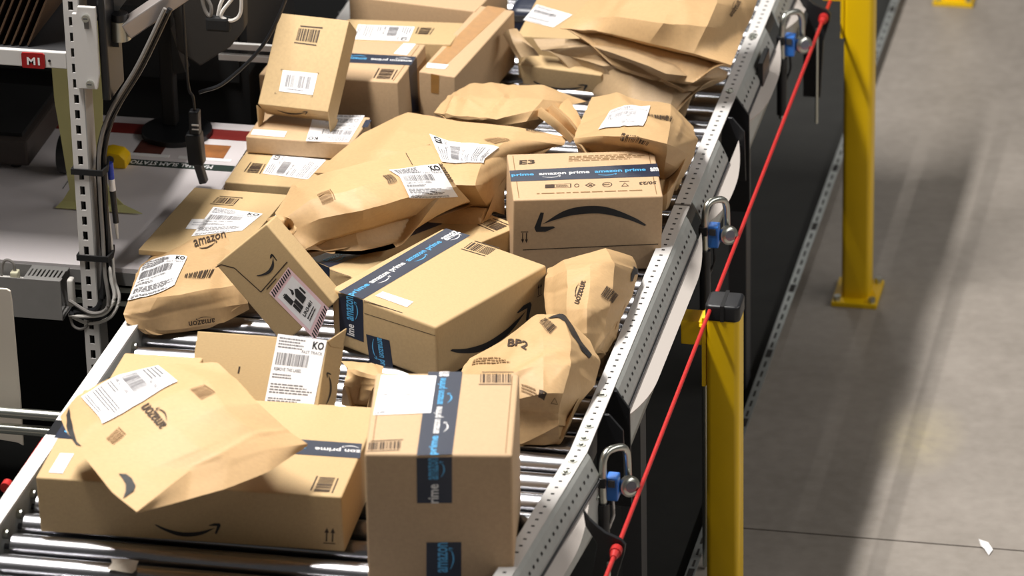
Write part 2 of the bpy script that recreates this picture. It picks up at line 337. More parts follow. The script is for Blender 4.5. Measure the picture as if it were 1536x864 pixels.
# ------------------------------------------------------------------ measured layout (metres; uv for bag prints)
DATA = {'boxes': {'e3': {'base': [0.1089, 0.1801, 0.8145],
                  'rot': [[0.9612, -0.2713, 0.0491], [0.2747, 0.9577, -0.0863], [-0.0236, 0.0964, 0.9951]],
                  'dim': [0.2986, 0.1862, 0.1682],
                  'decals': [{'face': 'T',
                              'kind': 'tape',
                              'texts': [('prime', 'b', 0.01, 0.16), ('amazon prime', 'w', 0.195, 0.535), ('amazon prime', 'b', 0.57, 0.915),
                                        ('am', 'w', 0.945, 1.0)],
                              'pts': [[-0.1487, 0.0252, 0.1682], [0.15, 0.0378, 0.1682], [0.1508, -0.0138, 0.1682], [-0.149, -0.0195, 0.1682]]},
                             {'face': 'T',
                              'kind': 'text',
                              'text': 'E3',
                              'pts': [[-0.1254, 0.0659, 0.1682], [-0.0942, 0.0669, 0.1682], [-0.0951, 0.0492, 0.1682], [-0.1271, 0.0483, 0.1682]]},
                             {'face': 'T',
                              'kind': 'greek',
                              'n': 4,
                              'pts': [[-0.0242, 0.0782, 0.1682], [0.1322, 0.0814, 0.1682], [0.1315, 0.0579, 0.1682], [-0.0273, 0.054, 0.1682]]},
                             {'face': 'T',
                              'kind': 'marks',
                              'pts': [[-0.0812, -0.034, 0.1682], [0.0878, -0.0292, 0.1682], [0.0867, -0.0527, 0.1682], [-0.0832, -0.0513, 0.1682]]},
                             {'face': 'T',
                              'kind': 'text',
                              'text': '50/23',
                              'pts': [[0.1408, -0.0452, 0.1682], [0.1063, -0.0459, 0.1682], [0.1069, -0.0346, 0.1682], [0.1415, -0.033, 0.1682]]},
                             {'face': 'T',
                              'kind': 'greek',
                              'n': 1,
                              'pts': [[0.11, -0.0713, 0.1682], [-0.1038, -0.0741, 0.1682], [-0.1039, -0.0667, 0.1682], [0.1102, -0.064, 0.1682]]},
                             {'face': 'F',
                              'kind': 'smile',
                              'pts': [[0.1186, -0.0931, 0.0872], [-0.1064, -0.0931, 0.0932], [-0.1072, -0.0931, 0.1557], [0.1171, -0.0931, 0.1474]]},
                             {'face': 'F',
                              'kind': 'arrows',
                              'pts': [[-0.1182, -0.0931, 0.0688], [-0.1335, -0.0931, 0.0693], [-0.1337, -0.0931, 0.0958], [-0.1185, -0.0931, 0.0953]]},
                             {'face': 'F', 'kind': 'line', 'pts': [[-0.1291, -0.0931, 0.0531], [0.1425, -0.0931, 0.058]]}]},
           'tall': {'base': [0.1052, -1.081, 0.8074],
                    'rot': [[0.9864, -0.1638, 0.0142], [0.1642, 0.9861, -0.0255], [-0.0098, 0.0275, 0.9996]],
                    'dim': [0.2574, 0.2982, 0.2724],
                    'decals': [{'face': 'T',
                                'kind': 'tape',
                                'texts': [('prime', 'b', 0.0, 0.22), ('amazon prime', 'w', 0.25, 0.57), ('amazon prime', 'b', 0.6, 0.92), ('am', 'w', 0.94, 1)],
                                'pts': [[-0.0375, -0.1533, 0.2724], [-0.0345, 0.1533, 0.2724], [0.0269, 0.1545, 0.2724], [0.0239, -0.1477, 0.2724]]},
                               {'face': 'F',
                                'kind': 'tape',
                                'texts': [('rime', 'w', 0, 0.42), ('amazon', 'b', 0.52, 1)],
                                'pts': [[-0.0389, -0.1491, 0.1755], [-0.0379, -0.1491, 0.2656], [0.0239, -0.1491, 0.2687], [0.0223, -0.1491, 0.1763]]},
                               {'face': 'F',
                                'kind': 'tape',
                                'texts': [('amazon', 'b', 0.3, 1)],
                                'pts': [[-0.0261, -0.1491, 0.0094], [-0.0243, -0.1491, 0.096], [0.0371, -0.1491, 0.0977], [0.0356, -0.1491, 0.0102]]},
                               {'face': 'T',
                                'kind': 'shiplabel',
                                'code': 'LLW',
                                'faint': 1,
                                'pts': [[-0.1179, 0.1385, 0.2724], [-0.0188, 0.1376, 0.2724], [-0.0214, 0.0001, 0.2724], [-0.1223, -0.0101, 0.2724]]},
                               {'face': 'T',
                                'kind': 'printcode',
                                'pts': [[0.0565, 0.1551, 0.2724], [0.1187, 0.1563, 0.2724], [0.1207, 0.1074, 0.2724], [0.0583, 0.1062, 0.2724]]},
                               {'face': 'T',
                                'kind': 'printcode',
                                'pts': [[-0.1257, -0.1034, 0.2724], [-0.0645, -0.0959, 0.2724], [-0.0634, -0.1352, 0.2724], [-0.1257, -0.1418, 0.2724]]}]},
           'long': {'base': [-0.3535, -0.9702, 0.8109],
                    'rot': [[0.9998, -0.0171, -0.0085], [0.0167, 0.9991, -0.0385], [0.0091, 0.0383, 0.9992]],
                    'dim': [0.5645, 0.3288, 0.1134],
                    'decals': [{'face': 'T',
                                'kind': 'tape',
                                'texts': [('zon prime', 'w', 0.0, 0.15), ('amazon prime', 'b', 0.18, 0.42), ('amazon prime', 'w', 0.46, 0.7),
                                          ('amazon prime', 'b', 0.74, 0.98)],
                                'pts': [[0.2851, -0.0254, 0.1134], [-0.288, -0.0209, 0.1134], [-0.286, 0.0355, 0.1134], [0.2772, 0.0274, 0.1134]]},
                               {'face': 'T',
                                'kind': 'textlabel',
                                'pts': [[-0.261, -0.0748, 0.1134], [-0.2353, -0.074, 0.1134], [-0.237, -0.1462, 0.1134], [-0.263, -0.1455, 0.1134]]},
                               {'face': 'T',
                                'kind': 'printcode',
                                'pts': [[0.2209, -0.1536, 0.1134], [0.2212, -0.0963, 0.1134], [0.2627, -0.0958, 0.1134], [0.2634, -0.153, 0.1134]]},
                               {'face': 'F',
                                'kind': 'smile',
                                'pts': [[-0.0663, -0.1644, 0.0389], [0.0566, -0.1644, 0.0435], [0.0533, -0.1644, 0.0122], [-0.0686, -0.1644, 0.0076]]},
                               {'face': 'F',
                                'kind': 'arrows',
                                'pts': [[0.2465, -0.1644, 0.0486], [0.2685, -0.1644, 0.0489], [0.2654, -0.1644, 0.0154], [0.2434, -0.1644, 0.0152]]}]},
           'ko': {'base': [-0.3083, -0.7059, 0.9029],
                  'rot': [[0.9321, 0.0424, -0.3597], [-0.3207, 0.5582, -0.7652], [0.1684, 0.8286, 0.5339]],
                  'dim': [0.2966, 0.1808, 0.0564],
                  'decals': [{'face': 'T',
                              'kind': 'kolabel',
                              'code': 'KO',
                              'pts': [[0.0365, 0.0957, 0.0564], [0.148, 0.09, 0.0564], [0.14, -0.0338, 0.0564], [0.0289, -0.0341, 0.0564]]},
                             {'face': 'R',
                              'kind': 'smile',
                              'pts': [[0.1483, -0.0266, 0.0366], [0.1483, 0.0327, 0.0449], [0.1483, 0.036, 0.0251], [0.1483, -0.0249, 0.0154]]},
                             {'face': 'T', 'kind': 'line', 'w': 0.004, 'pts': [[-0.0396, 0.0296, 0.0564], [-0.0404, 0.0164, 0.0564]]},
                             {'face': 'R',
                              'kind': 'flapshape',
                              'pts': [[0.1483, 0.088, 0.0562], [0.1483, 0.1219, 0.0013], [0.1483, 0.084, 0.0065], [0.1483, 0.0806, 0.0435]]}]},
           'upright': {'base': [-0.5586, 0.4834, 0.9331],
                       'rot': [[0.9923, 0.0931, 0.0821], [-0.124, 0.7162, 0.6868], [0.0052, -0.6917, 0.7222]],
                       'dim': [0.1569, 0.0597, 0.2066],
                       'decals': [{'face': 'F',
                                   'kind': 'printcode',
                                   'pts': [[-0.0298, -0.0299, 0.1837], [0.0246, -0.0299, 0.185], [0.0236, -0.0299, 0.1423], [-0.0305, -0.0299, 0.1434]]},
                                  {'face': 'F',
                                   'kind': 'codelabel',
                                   'pts': [[-0.0407, -0.0299, 0.0805], [0.037, -0.0299, 0.0814], [0.0374, -0.0299, 0.0333], [-0.0382, -0.0299, 0.0333]]},
                                  {'face': 'F',
                                   'kind': 'corners',
                                   'pts': [[-0.0452, -0.0299, 0.0827], [0.0392, -0.0299, 0.0836], [0.0377, -0.0299, 0.0287], [-0.0468, -0.0299, 0.0268]]},
                                  {'face': 'D',
                                   'kind': 'smile',
                                   'pts': [[-0.0403, -0.012, -0.0], [0.0316, -0.0214, 0.0], [0.0208, 0.0083, 0.0], [-0.0489, 0.015, -0.0]]},
                                  {'face': 'L',
                                   'kind': 'flapshape',
                                   'pts': [[-0.0785, -0.0339, -0.0039], [-0.0785, 0.0146, 0.0011], [-0.0785, 0.0211, -0.016], [-0.0785, 0.0105, -0.0428]]},
                                  {'face': 'R',
                                   'kind': 'flapshape',
                                   'pts': [[0.0785, -0.0309, -0.0002], [0.0785, 0.0354, 0.0077], [0.0785, 0.0345, -0.0013], [0.0785, 0.02, -0.0342]]}]},
           'small2': {'base': [-0.5353, 0.4844, 0.866],
                      'rot': [[0.9992, 0.0384, -0.0123], [-0.0383, 0.9992, 0.0086], [0.0126, -0.0081, 0.9999]],
                      'dim': [0.23, 0.1444, 0.0366],
                      'decals': [{'face': 'T',
                                  'kind': 'textlabel',
                                  'pts': [[-0.1103, -0.0335, 0.0366], [-0.0365, -0.0328, 0.0366], [-0.0337, -0.064, 0.0366], [-0.1076, -0.0611, 0.0366]]},
                                 {'face': 'T',
                                  'kind': 'shiplabel',
                                  'code': 'KO',
                                  'pts': [[0.1065, -0.0661, 0.0366], [0.017, -0.0753, 0.0366], [-0.007, 0.0658, 0.0366], [0.1013, 0.0771, 0.0366]]},
                                 {'face': 'T',
                                  'kind': 'plaintape',
                                  'pts': [[0.1093, 0.0577, 0.0366], [0.1217, 0.057, 0.0366], [0.1242, 0.018, 0.0366], [0.1116, 0.0158, 0.0366]]}]},
           'small3': {'base': [-0.5394, 0.349, 0.8033],
                      'rot': [[0.9996, 0.0259, -0.0085], [-0.0258, 0.9997, 0.0029], [0.0086, -0.0027, 1.0]],
                      'dim': [0.2397, 0.1625, 0.06],
                      'decals': [{'face': 'T',
                                  'kind': 'printcode',
                                  'pts': [[-0.0953, -0.0289, 0.06], [-0.0948, 0.0251, 0.06], [-0.0608, 0.0246, 0.06], [-0.0581, -0.0306, 0.06]]},
                                 {'face': 'T',
                                  'kind': 'shiplabel',
                                  'code': 'KO',
                                  'pts': [[-0.054, -0.0281, 0.06], [-0.0581, 0.0677, 0.06], [0.0585, 0.0612, 0.06], [0.0477, -0.042, 0.06]]}]},
           'env': {'base': [-0.6156, 0.0218, 0.8774],
                   'rot': [[0.9976, 0.0662, -0.0179], [-0.0654, 0.9969, 0.0442], [0.0208, -0.0429, 0.9989]],
                   'dim': [0.2031, 0.3387, 0.012],
                   'decals': [{'face': 'T',
                               'kind': 'printcode',
                               'pts': [[-0.0384, 0.1344, 0.012], [0.016, 0.1339, 0.012], [0.0149, 0.0875, 0.012], [-0.0393, 0.0879, 0.012]]},
                              {'face': 'T',
                               'kind': 'shiplabel',
                               'code': 'KO',
                               'pts': [[-0.0271, 0.0741, 0.012], [0.0839, 0.0578, 0.012], [0.0712, -0.0353, 0.012], [-0.0195, -0.0847, 0.012]]},
                              {'face': 'T',
                               'kind': 'textlabel',
                               'pts': [[-0.0486, 0.0021, 0.012], [-0.0123, 0.0096, 0.012], [-0.0079, -0.046, 0.012], [-0.0442, -0.0497, 0.012]]}]},
           'un': {'base': [-0.3907, -0.2793, 0.9307],
                  'rot': [[0.7137, -0.67, -0.204], [-0.158, 0.1298, -0.9789], [0.6824, 0.7309, -0.0132]],
                  'dim': [0.157, 0.2012, 0.045],
                  'decals': [{'face': 'T', 'kind': 'line', 'w': 0.0022, 'pts': [[-0.0828, 0.0976, 0.045], [-0.0678, 0.0946, 0.045], [-0.0485, 0.0731, 0.045]]},
                             {'face': 'T', 'kind': 'line', 'w': 0.0022, 'pts': [[-0.0485, 0.0731, 0.045], [-0.0375, 0.0048, 0.045], [0.059, 0.0188, 0.045]]},
                             {'face': 'T', 'kind': 'line', 'w': 0.0022, 'pts': [[-0.0232, 0.0019, 0.045], [0.0124, 0.0067, 0.045]]},
                             {'face': 'T',
                              'kind': 'smile',
                              'pts': [[-0.0216, 0.0398, 0.045], [0.0438, 0.0507, 0.045], [0.0471, 0.028, 0.045], [-0.0168, 0.0184, 0.045]]},
                             {'face': 'T',
                              'kind': 'unlabel',
                              'pts': [[-0.0233, -0.0069, 0.045], [0.053, 0.0095, 0.045], [0.0633, -0.1015, 0.045], [-0.0119, -0.1348, 0.045]]}]},
           'prime': {'base': [-0.0933, -0.2287, 0.8069],
                     'rot': [[0.88, 0.475, 0.0004], [-0.4749, 0.8797, -0.0235], [-0.0115, 0.0205, 0.9997]],
                     'dim': [0.2691, 0.3299, 0.1202],
                     'decals': [{'face': 'T',
                                 'kind': 'tape',
                                 'texts': [('prime', 'b', 0, 0.17), ('amazon prime', 'w', 0.19, 0.5), ('amazon prime', 'b', 0.53, 0.84),
                                           ('amaz', 'w', 0.87, 1)],
                                 'pts': [[-0.1114, -0.1694, 0.1202], [-0.1276, 0.1675, 0.1202], [-0.069, 0.1732, 0.1202], [-0.0538, -0.1624, 0.1202]]},
                                {'face': 'F',
                                 'kind': 'tape',
                                 'texts': [('ime', 'w', 0.05, 0.33), ('amazon', 'b', 0.42, 1)],
                                 'pts': [[-0.1161, -0.1649, 0.0279], [-0.1157, -0.1649, 0.1159], [-0.0515, -0.1649, 0.1212], [-0.0541, -0.1649, 0.0279]]},
                                {'face': 'F',
                                 'kind': 'tape',
                                 'texts': [('amazon pr', 'b', 0, 0.8)],
                                 'pts': [[0.0135, -0.1649, 0.0532], [0.0221, -0.1649, -0.019], [-0.0393, -0.1649, -0.0256], [-0.0472, -0.1649, 0.0479]]},
                                {'face': 'T',
                                 'kind': 'printcode',
                                 'pts': [[-0.0513, 0.1605, 0.1202], [0.0133, 0.1664, 0.1202], [0.0186, 0.1207, 0.1202], [-0.0444, 0.1157, 0.1202]]},
                                {'face': 'T',
                                 'kind': 'textlabel',
                                 'pts': [[-0.0442, -0.1162, 0.1202], [0.0317, -0.1127, 0.1202], [0.0368, -0.1372, 0.1202], [-0.0437, -0.138, 0.1202]]},
                                {'face': 'R',
                                 'kind': 'smile',
                                 'pts': [[0.1346, -0.1278, 0.0682], [0.1346, 0.1153, 0.0624], [0.1346, 0.1188, 0.0114], [0.1346, -0.1228, 0.0115]]},
                                {'face': 'R',
                                 'kind': 'arrows',
                                 'pts': [[0.1346, 0.1348, 0.0898], [0.1346, 0.1495, 0.0892], [0.1346, 0.1476, 0.0626], [0.1346, 0.1328, 0.0629]]},
                                {'face': 'T', 'kind': 'line', 'w': 0.002, 'pts': [[-0.0514, -0.1651, 0.1202], [0.0451, -0.1593, 0.1202]]},
                                {'face': 'F', 'kind': 'line', 'w': 0.0012, 'pts': [[-0.0494, -0.1649, 0.0925], [0.1329, -0.1649, 0.1013]]}]},
           'arrow': {'base': [-0.226, 0.0472, 0.8086],
                     'rot': [[0.8445, 0.5355, 0.002], [-0.5354, 0.8442, 0.0279], [0.0132, -0.0246, 0.9996]],
                     'dim': [0.2426, 0.4087, 0.0593],
                     'decals': [{'face': 'T',
                                 'kind': 'tape',
                                 'texts': [('amazon prime', 'b', 0.04, 0.39), ('amazon', 'w', 0.42, 0.6), ('prime', 'w', 0.61, 0.75)],
                                 'pts': [[-0.071, -0.1982, 0.0593], [-0.0547, 0.1034, 0.0593], [0.0002, 0.1032, 0.0593], [-0.0114, -0.2013, 0.0593]]},
                                {'face': 'F',
                                 'kind': 'tape',
                                 'texts': [('prime', 'w', 0.4, 0.82)],
                                 'pts': [[-0.0659, -0.2044, -0.0653], [-0.0644, -0.2044, 0.0621], [-0.0081, -0.2044, 0.0613], [-0.0133, -0.2044, -0.0643]]},
                                {'face': 'T',
                                 'kind': 'printcode',
                                 'pts': [[0.0509, 0.1938, 0.0593], [0.1072, 0.1914, 0.0593], [0.1081, 0.1444, 0.0593], [0.054, 0.1486, 0.0593]]},
                                {'face': 'R',
                                 'kind': 'arrows',
                                 'pts': [[0.1213, 0.1767, 0.0475], [0.1213, 0.1958, 0.0479], [0.1213, 0.1964, 0.0221], [0.1213, 0.1778, 0.0223]]},
                                {'face': 'T', 'kind': 'line', 'w': 0.0018, 'pts': [[0.001, -0.2108, 0.0593], [0.0513, -0.2046, 0.0593]]}]},
           'back20': {'base': [-0.5207, 0.7462, 0.8077],
                      'rot': [[0.9987, 0.0456, -0.0239], [-0.0452, 0.9988, 0.0183], [0.0247, -0.0172, 0.9995]],
                      'dim': [0.307, 0.2213, 0.1389],
                      'decals': [{'face': 'T',
                                  'kind': 'tape',
                                  'texts': [('amazon prime', 'w', 0.01, 0.3), ('amazon prime', 'b', 0.33, 0.62), ('amazon prime', 'w', 0.65, 0.94)],
                                  'pts': [[0.1554, -0.0122, 0.1389], [-0.1567, -0.0218, 0.1389], [-0.1608, 0.0347, 0.1389], [0.1531, 0.0378, 0.1389]]},
                                 {'face': 'R',
                                  'kind': 'plaintape',
                                  'pts': [[0.1535, -0.0259, 0.1412], [0.1535, 0.0381, 0.137], [0.1535, 0.0329, 0.0148], [0.1535, -0.0166, 0.0319]]},
                                 {'face': 'T',
                                  'kind': 'textlabel',
                                  'pts': [[0.1055, 0.1086, 0.1389], [0.1328, 0.1088, 0.1389], [0.1309, 0.0421, 0.1389], [0.1004, 0.0467, 0.1389]]},
                                 {'face': 'T',
                                  'kind': 'printcode',
                                  'pts': [[0.0951, -0.0985, 0.1389], [0.0907, -0.0373, 0.1389], [0.1346, -0.0367, 0.1389], [0.1379, -0.0964, 0.1389]]}]},
           'brown22': {'base': [-0.2859, 0.9064, 0.8109],
                       'rot': [[0.9862, 0.165, 0.0125], [-0.1642, 0.9852, -0.0488], [-0.0204, 0.0461, 0.9987]],
                       'dim': [0.0828, 0.3496, 0.1323],
                       'decals': [{'face': 'T',
                                   'kind': 'browntape',
                                   'pts': [[-0.0323, -0.1276, 0.1323], [-0.0232, 0.1784, 0.1323], [0.0205, 0.1771, 0.1323], [0.0016, -0.124, 0.1323]]},
                                  {'face': 'F',
                                   'kind': 'browntape',
                                   'pts': [[-0.0132, -0.1748, 0.1321], [0.0058, -0.1748, 0.1305], [0.0036, -0.1748, 0.0863], [-0.0145, -0.1748, 0.0868]]},
                                  {'face': 'T',
                                   'kind': 'textlabel',
                                   'pts': [[-0.038, -0.1309, 0.1323], [0.0076, -0.1253, 0.1323], [0.0075, -0.1477, 0.1323], [-0.0338, -0.1539, 0.1323]]}]},
           'wide21': {'base': [-0.44, 0.9314, 0.8109],
                      'rot': [[0.9985, 0.0363, -0.0421], [-0.0344, 0.9984, 0.0459], [0.0437, -0.0443, 0.9981]],
                      'dim': [0.2699, 0.1373, 0.128],
                      'decals': [{'face': 'T',
                                  'kind': 'shiplabel',
                                  'code': 'KO',
                                  'pts': [[0.0283, 0.0306, 0.128], [0.04, -0.0619, 0.128], [-0.0856, -0.0608, 0.128], [-0.1, 0.0327, 0.128]]},
                                 {'face': 'T',
                                  'kind': 'printcode',
                                  'pts': [[0.0411, -0.0147, 0.128], [0.0366, 0.0306, 0.128], [0.0741, 0.0308, 0.128], [0.0753, -0.0147, 0.128]]}]},
           'top23': {'base': [-0.4289, 1.1638, 0.8026],
                     'rot': [[0.9884, 0.1518, -0.0033], [-0.1518, 0.9884, -0.0008], [0.0032, 0.0013, 1.0]],
                     'dim': [0.2992, 0.2, 0.1499],
                     'decals': []},
           'label26': {'base': [-0.106, 1.1806, 0.8038],
                       'rot': [[0.9999, 0.0007, -0.0148], [-0.0007, 1.0, 0.0025], [0.0148, -0.0025, 0.9999]],
                       'dim': [0.1927, 0.2911, 0.1009],
                       'decals': [{'face': 'T',
                                   'kind': 'shiplabel',
                                   'code': '',
                                   'pts': [[-0.0892, 0.0372, 0.1009], [0.0013, -0.0133, 0.1009], [-0.0262, -0.0897, 0.1009], [-0.1004, -0.0564, 0.1009]]}]},
           'smile': {'base': [-0.0745, 0.9581, 0.8315],
                     'rot': [[0.9583, 0.2549, -0.1291], [-0.2805, 0.9255, -0.2546], [0.0545, 0.2802, 0.9584]],
                     'dim': [0.203, 0.0426, 0.0538],
                     'decals': [{'face': 'F',
                                 'kind': 'smile',
                                 'pts': [[-0.0728, -0.0213, 0.0198], [0.0629, -0.0213, 0.0236], [0.0582, -0.0213, 0.0015], [-0.0793, -0.0213, -0.0098]]}]},
           'flat15': {'base': [-0.5018, -0.8268, 0.9248],
                      'rot': [[0.9999, -0.0111, -0.0108], [0.0111, 0.9999, -0.0001], [0.0108, -0.0, 0.9999]],
                      'dim': [0.1518, 0.1695, 0.0496],
                      'decals': []}},
 'bags': {'front_bag': {'grid': [[[-0.5933, -1.1033, 1.021], [-0.5746, -1.0572, 1.041], [-0.5172, -0.9939, 1.056], [-0.4285, -0.9557, 1.066],
                                  [-0.3465, -0.9311, 1.066]],
                                 [[-0.5586, -1.1756, 1.03], [-0.4848, -1.1501, 1.05], [-0.413, -1.117, 1.07], [-0.3361, -1.0361, 1.08],
                                  [-0.3017, -0.9741, 1.06]],
                                 [[-0.493, -1.2729, 1.03], [-0.4262, -1.2266, 1.045], [-0.3592, -1.1799, 1.06], [-0.2863, -1.1089, 1.07],
                                  [-0.2329, -1.0669, 1.06]],
                                 [[-0.4172, -1.3752, 1.027], [-0.3672, -1.2866, 1.035], [-0.2988, -1.2256, 1.045], [-0.2358, -1.1427, 1.045],
                                  [-0.1721, -1.0994, 1.027]],
                                 [[-0.3576, -1.4297, 1.022], [-0.3042, -1.2758, 1.027], [-0.2452, -1.2252, 1.027], [-0.1884, -1.165, 1.022],
                                  [-0.1342, -1.1119, 1.01]],
                                 [[-0.3646, -1.4232, 1.014], [-0.2958, -1.3333, 1.0], [-0.2417, -1.2842, 1.0], [-0.1818, -1.2084, 1.0],
                                  [-0.1375, -1.1047, 1.002]]],
                        'decals': [{'face': '', 'kind': 'shiplabel', 'code': '', 'pts': [[0.6978, 0.0], [0.6619, 0.1439], [0.1942, 0.223], [0.259, 0.0216]]},
                                   {'face': '', 'kind': 'amazon', 'pts': [[0.4317, 0.3885], [0.4245, 0.2014], [0.518, 0.1871], [0.5108, 0.3669]]},
                                   {'face': '', 'kind': 'patch', 'pts': [[0.1583, 0.3165], [0.2662, 0.2662], [0.2734, 0.3381], [0.1727, 0.3741]]},
                                   {'face': '', 'kind': 'patch', 'pts': [[0.6619, 0.2086], [0.7338, 0.2158], [0.7626, 0.3022], [0.6763, 0.3165]]},
                                   {'face': '',
                                    'kind': 'poly',
                                    'pts': [[0.1223, 0.0144], [0.0719, 0.0863], [0.0432, 0.1871], [0.0144, 0.2806], [0.0216, 0.3165], [0.0, 0.295],
                                            [0.0, 0.2374], [0.0144, 0.1439], [0.0576, 0.0432]]},
                                   {'face': '',
                                    'kind': 'poly',
                                    'pts': [[0.0863, 0.5396], [0.1151, 0.5612], [0.1223, 0.5971], [0.0935, 0.6547], [0.0647, 0.6763], [0.036, 0.6763],
                                            [0.0072, 0.6763], [0.0432, 0.6475], [0.0791, 0.6043], [0.0863, 0.5683]]}]},
          'left_bag': {'grid': [[[-0.7136, -0.1739, 0.875], [-0.668, -0.084, 0.885], [-0.6296, -0.0471, 0.89], [-0.5872, -0.0145, 0.89],
                                 [-0.5387, 0.0107, 0.885]],
                                [[-0.7043, -0.2635, 0.88], [-0.6504, -0.2094, 0.898], [-0.6058, -0.1722, 0.903], [-0.5591, -0.1427, 0.903],
                                 [-0.5023, -0.1117, 0.89]],
                                [[-0.6965, -0.3249, 0.875], [-0.6372, -0.327, 0.885], [-0.5958, -0.311, 0.885], [-0.5448, -0.2752, 0.885],
                                 [-0.489, -0.2173, 0.875]],
                                [[-0.7024, -0.3465, 0.853], [-0.6613, -0.3409, 0.842], [-0.5932, -0.3129, 0.847], [-0.5366, -0.2824, 0.847],
                                 [-0.4796, -0.2382, 0.842]],
                                [[-0.6938, -0.356, 0.838], [-0.6568, -0.3384, 0.815], [-0.5984, -0.3197, 0.815], [-0.5208, -0.2767, 0.815],
                                 [-0.4826, -0.2202, 0.82]]],
                       'decals': [{'face': '', 'kind': 'shiplabel', 'code': 'KO', 'pts': [[0.0432, 0.0935], [0.4388, 0.2302], [0.4029, 0.4317], [0.0, 0.5252]]},
                                  {'face': '', 'kind': 'amazon', 'pts': [[0.4676, 0.0863], [0.7698, 0.036], [0.7914, 0.1295], [0.518, 0.2158]]},
                                  {'face': '', 'kind': 'printcode', 'rules': 0, 'pts': [[0.482, 0.3669], [0.7554, 0.3669], [0.7338, 0.4388], [0.4892, 0.3957]]},
                                  {'face': '', 'kind': 'amazon', 'pts': [[0.705, 0.964], [0.554, 0.964], [0.5468, 0.8417], [0.7266, 0.8489]]}]},
          'large_bag': {'grid': [[[-0.4688, -0.0505, 0.955], [-0.4514, 0.0363, 0.98], [-0.3755, 0.0662, 1.0], [-0.3027, 0.1083, 1.01], [-0.2076, 0.2037, 1.01]],
                                 [[-0.4476, -0.1012, 0.955], [-0.3903, -0.068, 0.995], [-0.3056, -0.0503, 1.015], [-0.2261, 0.0162, 1.02],
                                  [-0.1566, 0.0989, 1.01]],
                                 [[-0.4317, -0.1026, 0.935], [-0.3635, -0.098, 0.97], [-0.2775, -0.0865, 0.99], [-0.2032, -0.0279, 0.995],
                                  [-0.1294, 0.0946, 0.97]],
                                 [[-0.3996, -0.1315, 0.91], [-0.3564, -0.0959, 0.923], [-0.2895, -0.0669, 0.938], [-0.2166, -0.0008, 0.938],
                                  [-0.11, 0.1258, 0.925]],
                                 [[-0.4037, -0.1019, 0.893], [-0.3644, -0.0513, 0.893], [-0.3035, -0.0033, 0.893], [-0.2321, 0.0661, 0.893],
                                  [-0.1262, 0.184, 0.893]],
                                 [[-0.4009, -0.1175, 0.899], [-0.3192, -0.0789, 0.899], [-0.2746, -0.0264, 0.9], [-0.2022, 0.0449, 0.902],
                                  [-0.1094, 0.1461, 0.907]]],
                        'decals': [{'face': '',
                                    'kind': 'shiplabel',
                                    'code': 'KO',
                                    'pts': [[0.741, 0.1295], [0.9784, 0.1799], [0.9712, 0.5036], [0.7626, 0.4029]]},
                                   {'face': '',
                                    'kind': 'printcode',
                                    'rules': 0,
                                    'pts': [[0.6835, 0.1583], [0.7266, 0.1583], [0.7266, 0.2446], [0.6763, 0.2446]]},
                                   {'face': '', 'kind': 'amazon', 'smile': 0, 'pts': [[1.0, 0.1799], [1.0, 0.3525], [0.9784, 0.3381], [0.9784, 0.1727]]},
                                   {'face': '', 'kind': 'patch', 'pts': [[0.3022, 0.1727], [0.4029, 0.1439], [0.3885, 0.2662], [0.3022, 0.2806]]},
                                   {'face': '', 'kind': 'line', 'w': 0.0015, 'pts': [[0.8849, 0.0216], [0.8633, 0.1295]]}]},
          'padded_bag': {'grid': [[[-0.3983, 0.4103, 0.93], [-0.3225, 0.4962, 0.945], [-0.1927, 0.4138, 0.97], [-0.0735, 0.3824, 0.98], [0.0354, 0.3944, 0.96]],
                                  [[-0.4221, 0.3604, 0.92], [-0.3106, 0.3729, 0.96], [-0.1806, 0.2968, 0.98], [-0.0677, 0.3218, 0.98], [0.0326, 0.3725, 0.95]],
                                  [[-0.4515, 0.3043, 0.905], [-0.3187, 0.2578, 0.965], [-0.1935, 0.1991, 0.985], [-0.103, 0.2264, 0.975],
                                   [-0.0392, 0.3474, 0.935]],
                                  [[-0.4746, 0.2869, 0.89], [-0.3498, 0.2075, 0.93], [-0.1975, 0.1222, 0.96], [-0.1001, 0.1282, 0.96], [-0.0683, 0.2646, 0.91]],
                                  [[-0.4666, 0.3013, 0.86], [-0.3333, 0.2174, 0.87], [-0.2, 0.1842, 0.88], [-0.0884, 0.2048, 0.87], [-0.0643, 0.233, 0.85]]],
                         'decals': [{'face': '',
                                     'kind': 'shiplabel',
                                     'code': 'KO',
                                     'pts': [[0.5396, 0.554], [0.3885, 0.2446], [0.7554, 0.3741], [0.7554, 0.554]]},
                                    {'face': '', 'kind': 'patch', 'pts': [[0.6331, 0.259], [0.6906, 0.2014], [0.7698, 0.2806], [0.7266, 0.3453]]},
                                    {'face': '', 'kind': 'amazon', 'pts': [[0.8058, 0.0], [0.9065, 0.0], [0.9065, 0.0216], [0.8129, 0.0647]]}]},
          'bp_bag': {'grid': [[[0.0226, -0.4884, 0.885], [0.0791, -0.4654, 0.915], [0.131, -0.3771, 0.93], [0.1788, -0.3632, 0.93], [0.2378, -0.4024, 0.9]],
                              [[0.015, -0.5309, 0.88], [0.1123, -0.5421, 0.93], [0.1726, -0.522, 0.96], [0.2227, -0.5177, 0.955], [0.2682, -0.4674, 0.885]],
                              [[0.0308, -0.6041, 0.87], [0.1323, -0.6374, 0.93], [0.1907, -0.612, 0.95], [0.2383, -0.5978, 0.94], [0.2718, -0.5272, 0.87]],
                              [[0.0784, -0.6577, 0.88], [0.1453, -0.6723, 0.9], [0.203, -0.6749, 0.92], [0.2355, -0.6495, 0.91], [0.2571, -0.5642, 0.855]],
                              [[0.0995, -0.6697, 0.86], [0.156, -0.654, 0.868], [0.1978, -0.6537, 0.87], [0.2267, -0.6531, 0.868], [0.2408, -0.5868, 0.83]],
